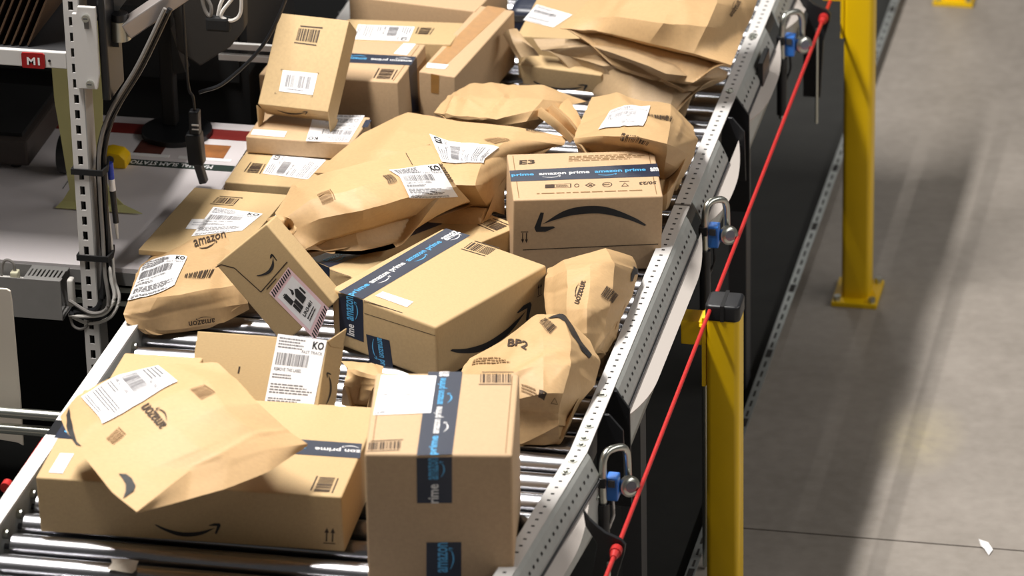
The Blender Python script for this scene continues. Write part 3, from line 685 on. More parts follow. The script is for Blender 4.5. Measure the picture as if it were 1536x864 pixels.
                              [[0.1017, -0.6848, 0.812], [0.1598, -0.6777, 0.812], [0.1963, -0.6685, 0.83], [0.2286, -0.664, 0.85], [0.2404, -0.6047, 0.818]]],
                     'decals': [{'face': '', 'kind': 'text', 'text': 'BP2', 'pts': [[0.2878, 0.0576], [0.3957, 0.2086], [0.3741, 0.259], [0.259, 0.1295]]},
                                {'face': '', 'kind': 'printcode', 'rules': 0, 'pts': [[0.5683, 0.036], [0.6547, 0.1151], [0.554, 0.1942], [0.4964, 0.0791]]},
                                {'face': '',
                                 'kind': 'poly',
                                 'pts': [[0.5827, 0.0432], [0.6259, 0.0216], [0.7122, 0.0], [0.777, 0.0], [0.8273, 0.0432], [0.8633, 0.1295], [0.9137, 0.2086],
                                         [0.8921, 0.259], [0.8201, 0.2302], [0.7698, 0.1511], [0.741, 0.0576], [0.6906, 0.0288]]},
                                {'face': '', 'kind': 'greek', 'n': 3, 'pts': [[0.0504, 0.0719], [0.2662, 0.2734], [0.2662, 0.3237], [0.0504, 0.1799]]},
                                {'face': '', 'kind': 'recycle', 'pts': [[0.5971, 0.6403], [0.705, 0.6403], [0.7194, 0.7194], [0.5971, 0.7194]]},
                                {'face': '', 'kind': 'block', 'pts': [[0.4676, 0.5683], [0.5468, 0.5971], [0.5108, 0.6835], [0.4532, 0.6331]]},
                                {'face': '', 'kind': 'greek', 'n': 3, 'pts': [[0.3309, 0.4892], [0.4604, 0.5683], [0.4388, 0.6259], [0.3237, 0.554]]}]},
          'upright_bag': {'grid': [[[0.0976, -0.112, 0.9], [0.1312, -0.1243, 0.93], [0.1727, -0.1249, 0.945], [0.2086, -0.0911, 0.945], [0.249, -0.0252, 0.9]],
                                   [[0.1071, -0.1776, 0.91], [0.1571, -0.2192, 0.955], [0.2029, -0.2178, 0.965], [0.2405, -0.175, 0.955],
                                    [0.2652, -0.0419, 0.88]],
                                   [[0.1091, -0.1958, 0.89], [0.1682, -0.2761, 0.94], [0.2158, -0.2849, 0.955], [0.254, -0.2469, 0.94],
                                    [0.2688, -0.1122, 0.87]],
                                   [[0.1191, -0.2394, 0.88], [0.177, -0.3221, 0.92], [0.2209, -0.3461, 0.935], [0.2532, -0.2991, 0.915],
                                    [0.2667, -0.2077, 0.865]],
                                   [[0.1388, -0.2987, 0.87], [0.1906, -0.3607, 0.89], [0.2261, -0.3753, 0.9], [0.2515, -0.3403, 0.885],
                                    [0.2644, -0.2661, 0.85]],
                                   [[0.1694, -0.3552, 0.85], [0.2039, -0.3843, 0.86], [0.2328, -0.3795, 0.86], [0.2541, -0.3556, 0.85], [0.26, -0.2993, 0.83]]],
                          'decals': [{'face': '', 'kind': 'amazon', 'pts': [[0.4604, 0.3453], [0.4029, 0.554], [0.3094, 0.5252], [0.3741, 0.3237]]},
                                     {'face': '',
                                      'kind': 'printcode',
                                      'rules': 0,
                                      'pts': [[0.6763, 0.3957], [0.8345, 0.4676], [0.7698, 0.554], [0.6187, 0.4892]]},
                                     {'face': '',
                                      'kind': 'poly',
                                      'pts': [[0.9568, 0.1655], [0.9928, 0.1871], [0.9928, 0.2446], [0.964, 0.259], [0.9568, 0.3237], [0.9353, 0.3309],
                                              [0.9281, 0.2518]]}]},
          'small_bag': {'grid': [[[-0.2248, -0.5108, 0.87], [-0.1738, -0.5368, 0.88], [-0.1325, -0.5471, 0.88]],
                                 [[-0.189, -0.5909, 0.89], [-0.1541, -0.6165, 0.9], [-0.1156, -0.6326, 0.9]],
                                 [[-0.1927, -0.625, 0.88], [-0.1647, -0.6044, 0.865], [-0.1306, -0.6371, 0.88]],
                                 [[-0.205, -0.589, 0.82], [-0.175, -0.5952, 0.82], [-0.1475, -0.5962, 0.82]]],
                        'decals': []},
          'top_bag': {'grid': [[[-0.0321, 1.1501, 1.0], [0.0574, 1.1086, 1.03], [0.1477, 1.0976, 1.04], [0.2283, 1.1409, 1.02], [0.3059, 1.2068, 0.975]],
                               [[-0.039, 1.0321, 1.0], [0.065, 0.9495, 1.04], [0.1611, 0.9398, 1.05], [0.2516, 0.9598, 1.04], [0.3035, 1.1393, 0.955]],
                               [[-0.0658, 0.9804, 0.985], [0.0449, 0.9006, 1.02], [0.1587, 0.8322, 1.04], [0.2484, 0.8521, 1.03], [0.2983, 1.0368, 0.945]],
                               [[-0.0874, 0.9327, 0.972], [0.0348, 0.8904, 0.985], [0.1266, 0.8406, 0.99], [0.2248, 0.8212, 0.98], [0.3053, 0.8278, 0.955]],
                               [[-0.0865, 0.9424, 0.965], [0.0271, 0.9299, 0.962], [0.1177, 0.8882, 0.962], [0.2177, 0.8616, 0.955], [0.298, 0.8633, 0.935]]],
                      'decals': [{'face': '', 'kind': 'amazon', 'pts': [[0.8993, 0.1942], [0.8705, 0.3741], [0.8345, 0.3309], [0.8561, 0.1655]]}]},
          'grey_bag': {'grid': [[[-0.1518, 0.964, 0.93], [-0.0518, 0.9435, 0.945], [0.0703, 0.9554, 0.945], [0.191, 0.9313, 0.935], [0.283, 0.9184, 0.9]],
                                [[-0.1294, 0.9396, 0.915], [-0.0166, 0.9199, 0.94], [0.0845, 0.8246, 0.957], [0.1734, 0.7868, 0.945], [0.2802, 0.9093, 0.885]],
                                [[-0.0707, 0.9392, 0.905], [0.0018, 0.9283, 0.905], [0.0755, 0.8865, 0.915], [0.1657, 0.8283, 0.91], [0.2407, 0.8944, 0.87]],
                                [[0.0151, 0.897, 0.905], [0.0521, 0.8947, 0.91], [0.1227, 0.8662, 0.905], [0.2027, 0.8223, 0.895], [0.2212, 0.8812, 0.865]],
                                [[0.0171, 0.9072, 0.865], [0.0533, 0.9224, 0.825], [0.1113, 0.925, 0.82], [0.1714, 0.9157, 0.825], [0.207, 0.9207, 0.83]]],
                       'decals': [{'face': '', 'kind': 'patch', 'pts': [[0.6475, 0.0504], [0.6978, 0.0072], [0.7338, 0.036], [0.6835, 0.0791]]}]},
          'mid_bag': {'grid': [[[-0.2595, 0.648, 0.93], [-0.2204, 0.6812, 0.94], [-0.146, 0.6777, 0.945], [-0.0708, 0.6753, 0.945], [0.0237, 0.6666, 0.92]],
                               [[-0.2643, 0.555, 0.945], [-0.1973, 0.5322, 0.97], [-0.1192, 0.533, 0.975], [-0.0462, 0.5564, 0.97], [0.0053, 0.6297, 0.93]],
                               [[-0.2715, 0.516, 0.94], [-0.1995, 0.4567, 0.96], [-0.1232, 0.4505, 0.965], [-0.0566, 0.503, 0.965], [-0.0048, 0.5951, 0.935]],
                               [[-0.2696, 0.5254, 0.93], [-0.1998, 0.475, 0.94], [-0.1286, 0.454, 0.945], [-0.0663, 0.4804, 0.95], [-0.0072, 0.5711, 0.93]]],
                      'decals': []},
          'right_bag': {'grid': [[[0.0436, 0.6247, 0.95], [0.0995, 0.6081, 0.97], [0.1539, 0.5814, 0.97], [0.2124, 0.6163, 0.95], [0.2634, 0.5978, 0.91]],
                                 [[0.0539, 0.4432, 0.97], [0.1235, 0.4093, 1.0], [0.1896, 0.3899, 1.01], [0.2518, 0.3888, 1.0], [0.2796, 0.5366, 0.9]],
                                 [[0.0621, 0.3314, 0.985], [0.1352, 0.2766, 1.02], [0.2071, 0.2586, 1.03], [0.2685, 0.2579, 1.02], [0.2818, 0.4911, 0.89]],
                                 [[0.0725, 0.3198, 0.97], [0.1303, 0.2997, 0.98], [0.1991, 0.2995, 0.985], [0.2614, 0.2801, 0.97], [0.2711, 0.4563, 0.87]],
                                 [[0.0529, 0.425, 0.85], [0.1173, 0.3964, 0.86], [0.1812, 0.39, 0.86], [0.227, 0.4285, 0.84], [0.258, 0.4269, 0.84]]],
                        'decals': [{'face': '',
                                    'kind': 'shiplabel',
                                    'code': '',
                                    'faint': 1,
                                    'pts': [[0.2374, 0.1727], [0.5827, 0.0647], [0.5324, 0.3453], [0.1871, 0.4029]]},
                                   {'face': '',
                                    'kind': 'printcode',
                                    'rules': 0,
                                    'pts': [[0.3885, 0.4676], [0.6187, 0.5252], [0.5971, 0.6115], [0.3741, 0.5755]]},
                                   {'face': '',
                                    'kind': 'printcode',
                                    'rules': 0,
                                    'pts': [[0.554, 0.1727], [0.7698, 0.1367], [0.7554, 0.2086], [0.5612, 0.2014]]}]}},
 'folds': {'large_bag': [[[-0.4708, -0.1046, 0.965], [-0.4475, -0.1036, 0.975], [-0.4125, -0.1432, 0.987], [-0.4028, -0.1315, 0.965]],
                         [[-0.4662, -0.1092, 0.95], [-0.425, -0.1743, 0.983], [-0.4264, -0.1057, 0.947], [-0.3939, -0.1707, 0.975]],
                         [[-0.4458, -0.1655, 0.96], [-0.4446, -0.1268, 0.935], [-0.4191, -0.1688, 0.965], [-0.4132, -0.1421, 0.943]],
                         [[-0.4352, -0.1579, 0.937], [-0.4157, -0.1952, 0.95], [-0.416, -0.1649, 0.933], [-0.4035, -0.181, 0.94]]],
           'mid_bag': [[[-0.0685, 0.5452, 0.943], [-0.0417, 0.5137, 0.969], [-0.0461, 0.5674, 0.938], [-0.0226, 0.5308, 0.969], [-0.0232, 0.5876, 0.94],
                        [-0.0012, 0.5929, 0.959]],
                       [[-0.003, 0.4329, 0.963], [0.0236, 0.3864, 0.994], [0.0117, 0.4571, 0.958], [0.0308, 0.4198, 0.989], [0.0234, 0.4902, 0.958],
                        [0.039, 0.4905, 0.974]],
                       [[0.0494, 0.3592, 0.963], [0.063, 0.3338, 0.984], [0.0518, 0.4097, 0.953], [0.065, 0.3728, 0.979], [0.0547, 0.4445, 0.95],
                        [0.0659, 0.4313, 0.964]]],
           'grey_bag': [[[-0.2229, 0.9792, 0.93], [-0.2026, 0.9483, 0.955], [-0.1888, 0.9665, 0.95], [-0.1649, 0.9422, 0.935]],
                        [[-0.2053, 0.9704, 0.905], [-0.1893, 0.9316, 0.93], [-0.1691, 0.934, 0.935], [-0.1438, 0.9245, 0.925]],
                        [[-0.1817, 0.9342, 0.895], [-0.1699, 0.9207, 0.903], [-0.1529, 0.9309, 0.903], [-0.1329, 0.9341, 0.903]]]}}
# ------------------------------------------------------------------ floor
CONC = mat('concrete_floor', srgb(132, 124, 115), .5, spec=.35)
nt = CONC.node_tree; N = nt.nodes; L = nt.links; b = N['Principled BSDF']
tc = N.new('ShaderNodeTexCoord'); n1 = N.new('ShaderNodeTexNoise'); n1.inputs['Scale'].default_value = 2.2; n1.inputs['Detail'].default_value = 8; n1.inputs['Roughness'].default_value = .65
n2 = N.new('ShaderNodeTexNoise'); n2.inputs['Scale'].default_value = 30; n2.inputs['Detail'].default_value = 5
mx = N.new('ShaderNodeMix'); mx.data_type = 'FLOAT'; mx.inputs[0].default_value = .35
L.new(tc.outputs['Object'], n1.inputs['Vector']); L.new(tc.outputs['Object'], n2.inputs['Vector'])
L.new(n1.outputs['Fac'], mx.inputs[2]); L.new(n2.outputs['Fac'], mx.inputs[3])
r = N.new('ShaderNodeValToRGB'); r.color_ramp.elements[0].position = .32; r.color_ramp.elements[1].position = .68
r.color_ramp.elements[0].color = srgb(132, 125, 117); r.color_ramp.elements[1].color = srgb(158, 150, 142)
L.new(mx.outputs[0], r.inputs[0])
# one old yellowish stain
mp = N.new('ShaderNodeMapping'); mp.inputs['Location'].default_value = (-.70, -1.02, 0); L.new(tc.outputs['Object'], mp.inputs[0])
mp2 = N.new('ShaderNodeMapping'); mp2.inputs['Scale'].default_value = (9, 5, 1); L.new(mp.outputs[0], mp2.inputs[0])
g = N.new('ShaderNodeTexGradient'); g.gradient_type = 'SPHERICAL'; L.new(mp2.outputs[0], g.inputs[0])
mm = N.new('ShaderNodeMath'); mm.operation = 'MULTIPLY'; L.new(g.outputs['Fac'], mm.inputs[0]); L.new(n2.outputs['Fac'], mm.inputs[1])
mc = N.new('ShaderNodeMix'); mc.data_type = 'RGBA'; mc.inputs[7].default_value = srgb(172, 160, 128)
L.new(mm.outputs[0], mc.inputs[0]); L.new(r.outputs[0], mc.inputs[6]); L.new(mc.outputs[2], b.inputs['Base Color'])
mb = MB()
mb.prism([(-8, -.2), (14, -.2), (14, 0), (.543, 0), (.5415, -.012), (.5385, -.012), (.537, 0), (-8, 0)], 0, -7, 8)
struct(mb.build('floor', CONC))
mb = MB(); mb.box(-3.4, .296, -2.5, 5, 0, .008)  # mat also stretched under conveyor and table, its black painting their shade
tag(mb.build('rubber_mat', RUB), 'black rubber floor mat, widened under conveyor and table to paint the shade there', 'mat')
# perforated steel edge of the mat
t = thing('edge_strip', 'perforated galvanised steel strip on the floor along the mat edge', 'strip', (.30, 1, 0))
mb = MB(); mb.prism([(0, 0), (.003, 0), (.003, .028), (.02, .028), (.02, .031), (0, .031)], 1, -2.4, 4)
mb.build('angle_profile', GALV, t)
mb = MB()
for i in range(118):
    y = -2.3+i*.05
    if i % 7 == 3: mb.box(.004, .017, y, y+.04, .0305, .0315)
    else: mb.box(.008, .013, y, y+.028, .0305, .0315)
o = mb.build('slot_hole', SLOT, t); o['kind'] = 'stuff'
tag(MB.build(shift((lambda m: (m.add([(.89, .545, .001), (.905, .555, .006), (.918, .53, .003), (.912, .505, .002), (.9, .522, .008), (.888, .56, .003), (.882, .575, .001)], [(0, 1, 2), (0, 2, 4), (4, 2, 3), (0, 5, 1), (5, 6, 1), (0, 4, 6)]), m)[1])(MB()), (.9, .54, 0)), 'paper_scrap', LBL, loc=(.9, .54, 0)), 'torn white paper scrap on the lit concrete floor', 'paper')
# ------------------------------------------------------------------ roller conveyor
cv = thing('roller_conveyor', 'steel roller conveyor with white perforated side rails carrying the parcels', 'conveyor', (0, 0, 0))
mb = MB()
nseg = 28; Pp = []
prof = [(-.467, .021), (-.4645, .025), (.4645, .025), (.467, .021)]
for x, rr in prof: Pp += [(x, rr*math.cos(6.2831853*i/nseg), rr*math.sin(6.2831853*i/nseg)) for i in range(nseg)]
mb.add(Pp, [(a*nseg+i, a*nseg+(i+1) % nseg, (a+1)*nseg+(i+1) % nseg, (a+1)*nseg+i) for a in range(3) for i in range(nseg)]+[tuple(range(nseg)), tuple(range(3*nseg, 4*nseg))])
ro = mb.build('roller', STEEL, cv, smooth='auto'); ro.location = (-.2165, -1.62, .775)
mb = MB(); mb.cyl((-.482, 0, 0), (.482, 0, 0), .0055, 8); ax = mb.build('axle', DKG, cv); ax.location = (-.2165, -1.62, .775)
for i in range(1, 46):
    for p in (ro, ax):
        c = p.copy(); COL.objects.link(c); c.parent = cv; c.location = (-.2165, -1.62+i*.0775, .775)
# left rail: straight, slightly splayed
def lx(y): return -.674+(y+.342)*.0265
for y0, y1 in ((-1.75, -.825), (-.765, 2.2)):
    mb = MB(); a, c = lx(y0), lx(y1); wd = .03
    P = []
    for x, y in ((a, y0), (c, y1)): P += [(x-wd, y, .826), (x, y, .826), (x, y, .832), (x-wd, y, .832)]
    mb.add(P, [(3, 2, 1, 0), (4, 5, 6, 7), (0, 1, 5, 4), (1, 2, 6, 5), (2, 3, 7, 6), (3, 0, 4, 7)])
    mb.build('left_rail_cap', WHT, cv)
mb = MB(); a, c = lx(-.82), lx(-.77)
mb.add([(a-.03, -.825, .81), (a+.02, -.825, .81), (c+.02, -.765, .81), (c-.03, -.765, .81), (a-.03, -.825, .8315), (a+.02, -.825, .8315), (c+.02, -.765, .8315), (c-.03, -.765, .8315)],
       [(3, 2, 1, 0), (4, 5, 6, 7), (0, 1, 5, 4), (1, 2, 6, 5), (2, 3, 7, 6), (3, 0, 4, 7)])
mb.build('rail_joint', BLK, cv)
mb = MB()
P = []
for y in (-1.75, 2.2):
    x = lx(y); P += [(x-.03, y, .69), (x-.002, y, .69), (x-.002, y, .826), (x-.03, y, .826)]
mb.add(P, [(3, 2, 1, 0), (4, 5, 6, 7), (0, 1, 5, 4), (1, 2, 6, 5), (2, 3, 7, 6), (3, 0, 4, 7)])
mb.build('left_rail_web', GREYW, cv)
mb = MB()
for i in range(46):
    y = -1.62+i*.0775; x = lx(y); mb.cyl((x-.004, y, .80), (x+.007, y, .80), .0095, 10)
o = mb.build('axle_bolt', ZINC, cv, smooth='auto'); o['kind'] = 'stuff'
# right rail: straight, with a slight bend at the joint near the front
def rx(y): return .285 if y > -.76 else .285+(y+.76)*.085
def rail_poly(prof, name, material, y0, y1):
    mb = MB(); k = len(prof); ys = [y0]+([-.76] if y0 < -.76 < y1 else [])+[y1]
    P = [(rx(y)+p, y, z) for y in ys for p, z in prof]
    F = [(s*k+i, s*k+(i+1) % k, (s+1)*k+(i+1) % k, (s+1)*k+i) for s in range(len(ys)-1) for i in range(k)]
    tri = tessellate_polygon([[Vector((p[0], p[1], 0)) for p in prof]]); e = (len(ys)-1)*k
    F += [tuple(t_) for t_ in tri]+[tuple(e+i for i in t_) for t_ in tri]
    mb.add(P, F); return mb.build(name, material, cv)
rail_poly([(-.016, .847), (.016, .847), (.016, .85), (-.016, .85)], 'right_rail_flange', WHT, -1.8, .335)
rail_poly([(-.016, .847), (.016, .847), (.016, .85), (-.016, .85)], 'right_rail_flange', WHT, .345, 2.2)
for y0, y1 in ((-1.8, -.76), (-.485, .29), (.36, .68), (.915, 1.30), (1.40, 2.2)):
    rail_poly([(.014, .846), (.0165, .848), (.022, .84), (.0375, .806), (.0375, .70), (.0345, .70), (.0345, .804), (.019, .838)], 'right_rail_web', GREYW, y0, y1)
rail_poly([(-.03, .70), (-.022, .70), (-.012, .846), (-.018, .846)], 'right_rail_inner_web', DKG, -1.8, 2.2)
mb = MB()
for i in range(160):
    y = -1.78+i*.025; x = rx(y); gap = -.765 < y < -.48 or .285 < y < .365 or .675 < y < .92 or 1.295 < y < 1.405
    mb.box(x-.0032, x+.0032, y-.0028, y+.0028, .8496, .8503)
    if not gap: mb.add([(x+.0292, y-.0042, .8263), (x+.0292, y+.0042, .8263), (x+.0316, y+.0042, .821), (x+.0316, y-.0042, .821)], [(0, 1, 2, 3)])
o = mb.build('slot_hole', SLOT, cv); o['kind'] = 'stuff'
mb = MB()
for y in (-.53, -.66, -.71, -.735, -.80, -.845, .93, 1.23, 1.245):
    mb.cyl((rx(y), y, .85), (rx(y), y, .8525), .009, 12); mb.cyl((rx(y), y, .8525), (rx(y), y, .855), .0045, 6)
o = mb.build('flange_bolt', ZINC, cv, smooth='auto'); o['kind'] = 'stuff'
for y0, y1 in ((-1.8, -.76), (-.485, .29), (.36, .68), (.915, 1.30), (1.40, 2.2)):
    rail_poly([(.036, .792), (.0415, .792), (.0415, .798), (.036, .798)], 'groove_strip', DKG, y0, y1)
# white side covers with rounded ends between the stations
def cover(y0, y1):
    r = .2; n = 14; wd = .025     # a sloping strip whose lower edge curves up to the rail at both ends
    E = [(y0+r*(1-math.cos(math.pi/2*(1-k/n))), 1-abs(math.cos(math.pi/2*k/n))**2.2) for k in range(n+1)]
    E = [(y0+r*k/n, math.sin(math.pi/2*k/n)**.9) for k in range(n+1)]+[(y1-r*k/n, math.sin(math.pi/2*k/n)**.9) for k in range(n, -1, -1)]
    V = []
    for y, f in E:
        x = rx(y)+.0405; V += [(x, y, .794), (x+wd*f+.0005, y, .794-wd*f*.68), (x+wd*f-.001, y, .790-wd*f*.68), (x-.001, y, .790)]
    F = []
    for i in range(len(E)-1):
        for q in range(4): F.append((i*4+q, i*4+(q+1) % 4, (i+1)*4+(q+1) % 4, (i+1)*4+q))
    F += [(0, 1, 2, 3), tuple(range(len(V)-4, len(V)))[::-1]]
    mb = MB(); mb.add(V, F); mb.build('side_cover', PANEL, cv)
for y0, y1 in ((-1.9, -.84), (-.50, .33), (.37, .80), (.90, 1.36), (1.42, 2.3)): cover(y0, y1)
def plate(y, pts, name='support_bracket', th=.006, material=BLK):
    mb = MB(); mb.prism(pts, 1, y, y+th); return mb.build(name, material, cv, bevel=.001, seg=1)
for y, zb_ in ((-.50, .60), (.90, .58)):
    plate(y, [(.290, .847), (.308, .845), (.332, .809), (.334, zb_), (.285, zb_), (.285, .81)])
    plate(y-.10, [(.290, .846), (.312, .846), (.338, .815), (.341, .70), (.285, .70)])
mb = MB(); mb.box(.318, .330, 1.10, 1.19, .775, .846); mb.build('clip', BLK, cv, bevel=.002)
# fins that carry the red pull cord
for y, z0 in ((-.95, .825), (1.59, .83)):
    plate(y, [(.330, .832), (.341, .815), (.356, .801), (.371, .789), (.399, .778), (.407, .768), (.405, .750), (.391, .70), (.385, .56), (.345, .56), (.345, .70), (.355, .765), (.334, .80)], 'cord_bracket', .008, BLK)
    mb = MB(); mb.cyl((.378, y-.01, .735), (.378, y-.01, .5), .0035, 8); mb.build('cord_bracket_rod', ZINC, cv, smooth='auto')
for y in (-1.4, -.1, 1.2):
    for x in (-.68, .262):
        mb = MB(); mb.box(x-.02, x+.02, y-.03, y+.03, .008, .72); mb.build('leg', DKG, cv)
for z in (.735, .70):
    mb = MB(); mb.cyl((-1.4, -.57, z), (-.70, -.57, z), .0105, 12); mb.build('cross_tube', ZINC, cv, smooth='auto')
mb = MB(); mb.box(-.655, .24, -1.75, 2.2, .715, .725); mb.build('light_block_pan', BLKM, cv)  # added unseen pan, blocks light between the rollers for a clean floor shadow
# red pull cord
t = thing('pull_cord', 'red pull cord strung along the outside of the right rail', 'cord', (.392, 0, .76))
mb = MB(); mb.cyl((0, -1.7, 0), (0, 2.3, 0), .0042, 10); mb.build('cord', RED, t, smooth='auto')
for y in (-.957, 1.585):
    mb = MB(); mb.cyl((0, y-.012, 0), (0, y+.004, 0), .011, 14); mb.cyl((0, y-.03, 0), (0, y-.012, 0), .006, 10, .009)
    mb.build('cord_stop', RED, t, smooth='auto')
t = thing('pull_cord', 'short red pull cord end outside the left rail', 'cord', (-.739, -1.012, .815))
mb = MB(); mb.cyl((0, -.55, 0), (.012, .20, 0), .0022, 8); mb.build('cord', RED, t, smooth='auto')
mb = MB(); mb.cyl((0, .0, 0), (0, .018, 0), .010, 14); mb.build('cord_stop', RED, t, smooth='auto')
# sensor posts
SL = ['blue sensor in a bent steel hoop at the rail, nearest the camera', 'blue sensor in a bent steel hoop at the rail, beside the E3 carton', 'blue sensor in a bent steel hoop at the rail, farthest from the camera']
for i, (y, low) in enumerate(((-.76, .50), (.35, .0), (1.37, .60))):
    t = thing('rail_sensor', SL[i], 'sensor', (.33, y, .75), 'sensors along the right rail')
    mb = MB(); mb.tube([(0, 0, -.005), (0, 0, .05), (.001, .002, .084), (.008, .014, .098), (.026, .04, .094), (.034, .052, .08), (.036, .055, .05), (.036, .055, .0)], .0072, 10, 6); mb.build('hoop', ZINC, t, smooth='auto')
    mb = MB(); mb.box(.005, .027, .002, .03, .0, .048); sb = mb.build('sensor_body', BLUE, t, bevel=.003)
    mb = MB(); mb.box(.009, .022, -.001, .004, .03, .044); mb.build('sensor_window', DKG, sb)
    mb = MB(); c0 = Vector((.040, .035, .018)); nd = Vector((.62, -.75, .2)).normalized()
    mb.cyl(c0, c0+nd*.01, .020, 24); mb.cyl(c0+nd*.01, c0+nd*.013, .0165, 24, .012); ln = mb.build('reflector', ZINC, t, smooth='auto')
    mb = MB(); mb.cyl(c0+nd*.0132, c0+nd*.0136, .011, 20); mb.build('reflector_lens', LENS, ln, smooth='auto')
    mb = MB(); mb.box(-.012, .006, -.008, .01, .03, .05); mb.build('clamp_block', BLK, t, bevel=.002)
    mb = MB(); mb.cyl((-.018, -.012, .004), (-.010, -.016, .018), .006, 10); mb.build('clamp_bolt', ZINC, t, smooth='auto')
    mb = MB(); mb.cyl((0, 0, -.14), (0, 0, -.004), .0115, 14); mb.build('post_sleeve', BLK, t, smooth='auto')
    mb = MB(); mb.cyl((0, 0, -.75+low if low else -.742), (0, 0, -.138), .0075, 12); mb.build('post_rod', ZINC, t, smooth='auto')
    mb = MB(); mb.tube([(.016, .012, 0), (.018, .008, -.03), (.012, .004, -.05), (.004, .012, -.07)], .0028, 6, 6); mb.build('sensor_cable', BLK if i else CABW, t, smooth='auto')
# ------------------------------------------------------------------ yellow guard posts
def guard(name, label, y, x, h=-.112):
    t = thing(name, label, 'post', (x, y, 0), 'yellow guard posts')
    mb = MB(); P = []; wx, wy, r = .034, .034, .012
    for cx, cy, a0 in ((wx-r, wy-r, 0), (-wx+r, wy-r, 90), (-wx+r, -wy+r, 180), (wx-r, -wy+r, 270)):
        P += [(cx+r*math.cos(math.radians(a0+k*18)), cy+r*math.sin(math.radians(a0+k*18))) for k in range(6)]
    mb.prism(P, 2, .012, .862+h); mb.build('post_tube', YEL, t, smooth='auto')
    mb = MB(); mb.box(-.053, .055, -.065, .075, 0, .012); bp = mb.build('base_plate', YEL, t, bevel=.002)
    for sx, sy in ((-.04, -.052), (.042, -.052), (.042, .06)):
        mb = MB(); mb.cyl((sx, sy, .012), (sx, sy, .024), .009, 6); mb.build('anchor_bolt', ZINC, bp)
    mb = MB(); mb.prism(P, 2, .848+h, .884+h); cp = mb.build('end_cap', BLK, t, bevel=.007, seg=4, smooth='auto')
    cp.scale = (1.05, 1.05, 1)
    mb = MB(); mb.box(-.0035, .0035, -.0362, .0362, .85+h, .8848+h); mb.build('cap_groove', BLKM, cp)
    mb = MB(); mb.box(-.042, -.034, -.03, .03, .70+h, .852+h); mb.build('rail_flange', YEL, t)
    mb = MB(); mb.box(-.085, -.042, -.028, .028, .79+h, .842+h); bm_ = mb.build('guard_rail', YEL, t, bevel=.003)
    mb = MB(); mb.cyl((-.046, -.031, .835+h), (-.036, -.034, .835+h), .005, 6); mb.build('rail_bolt', YEL, bm_)
    return t
guard('guard_post', 'yellow guard post with black cap, nearest the camera', 0.078, 0.417)
guard('guard_post', 'yellow guard post on a bolted base plate, second along the conveyor', 1.715, .4585, -.03)
guard('guard_post', 'yellow guard post of which only the base plate shows at the top', 3.60, .4585, -.03)
# ------------------------------------------------------------------ cartons
BOX = {
 'e3': ('carton', 'tan carton printed E3 with a dark tape band and a big curved arrow', KP, .004),
 'tall': ('carton', 'tall tan carton at the front with dark tape down its lid and face', KP, .006),
 'long': ('carton', 'long low kraft carton at front left under the front paper bag', KB, .004),
 'ko': ('carton', 'kraft carton tilted up behind the long front carton, large KO label on its face', KB, .002),
 'upright': ('carton', 'kraft carton tipped up on two small boxes, square white barcode label on its face', KB, .002),
 'small2': ('carton', 'small flat tan carton right under the tipped-up carton, two white labels on its lid', KP, .003),
 'small3': ('carton', 'low kraft carton beside the table, below the small flat tan carton', KB, .003),
 'env': ('card_envelope', 'flat cardboard envelope lying over the edge of the white table, KO label on it', KB, .002),
 'un': ('carton', 'slim kraft carton leaning diagonally with a pink-edged battery label reading UN3481', KB, .003),
 'prime': ('carton', 'kraft carton in the middle, dark printed tape and small white sticker on its lid', KB, .006),
 'arrow': ('carton', 'low kraft carton under the large open bag, dark tape, two small arrows on its side', KB, .003),
 'back20': ('carton', 'tan carton at back left wrapped in dark tape, small white sticker on the lid', KP, .003),
 'wide21': ('carton', 'kraft carton behind the dark-taped back carton, wide white label on its lid', KB, .003),
 'brown22': ('carton', 'narrow carton with brown tape along its lid, pointing away at the back', KP, .003),
 'top23': ('carton', 'plain tan carton furthest back on the left side of the rollers', KP, .003),
 'label26': ('carton', 'kraft carton at the back with a white label, half under the biggest bag', KB, .003),
 'smile': ('carton', 'small kraft carton tucked under the greyish bag, faint curved arrow on its front', KB, .003),
 'flat15': ('carton', 'plain kraft carton peeking out behind the left of the front paper bag', KB, .004)}
NRM = dict(T=(0, 0, 1), D=(0, 0, -1), F=(0, -1, 0), R=(1, 0, 0), L=(-1, 0, 0))
PARCELS = {}
def strip(pts, wd, nrm, lift):
    mb = MB(); n = Vector(nrm)
    for a, b in zip(pts, pts[1:]):
        a = Vector(a); b = Vector(b); s = (b-a).cross(n).normalized()*wd/2; l = n*lift
        mb.quad(a-s+l, b-s+l, b+s+l, a+s+l)
    return mb
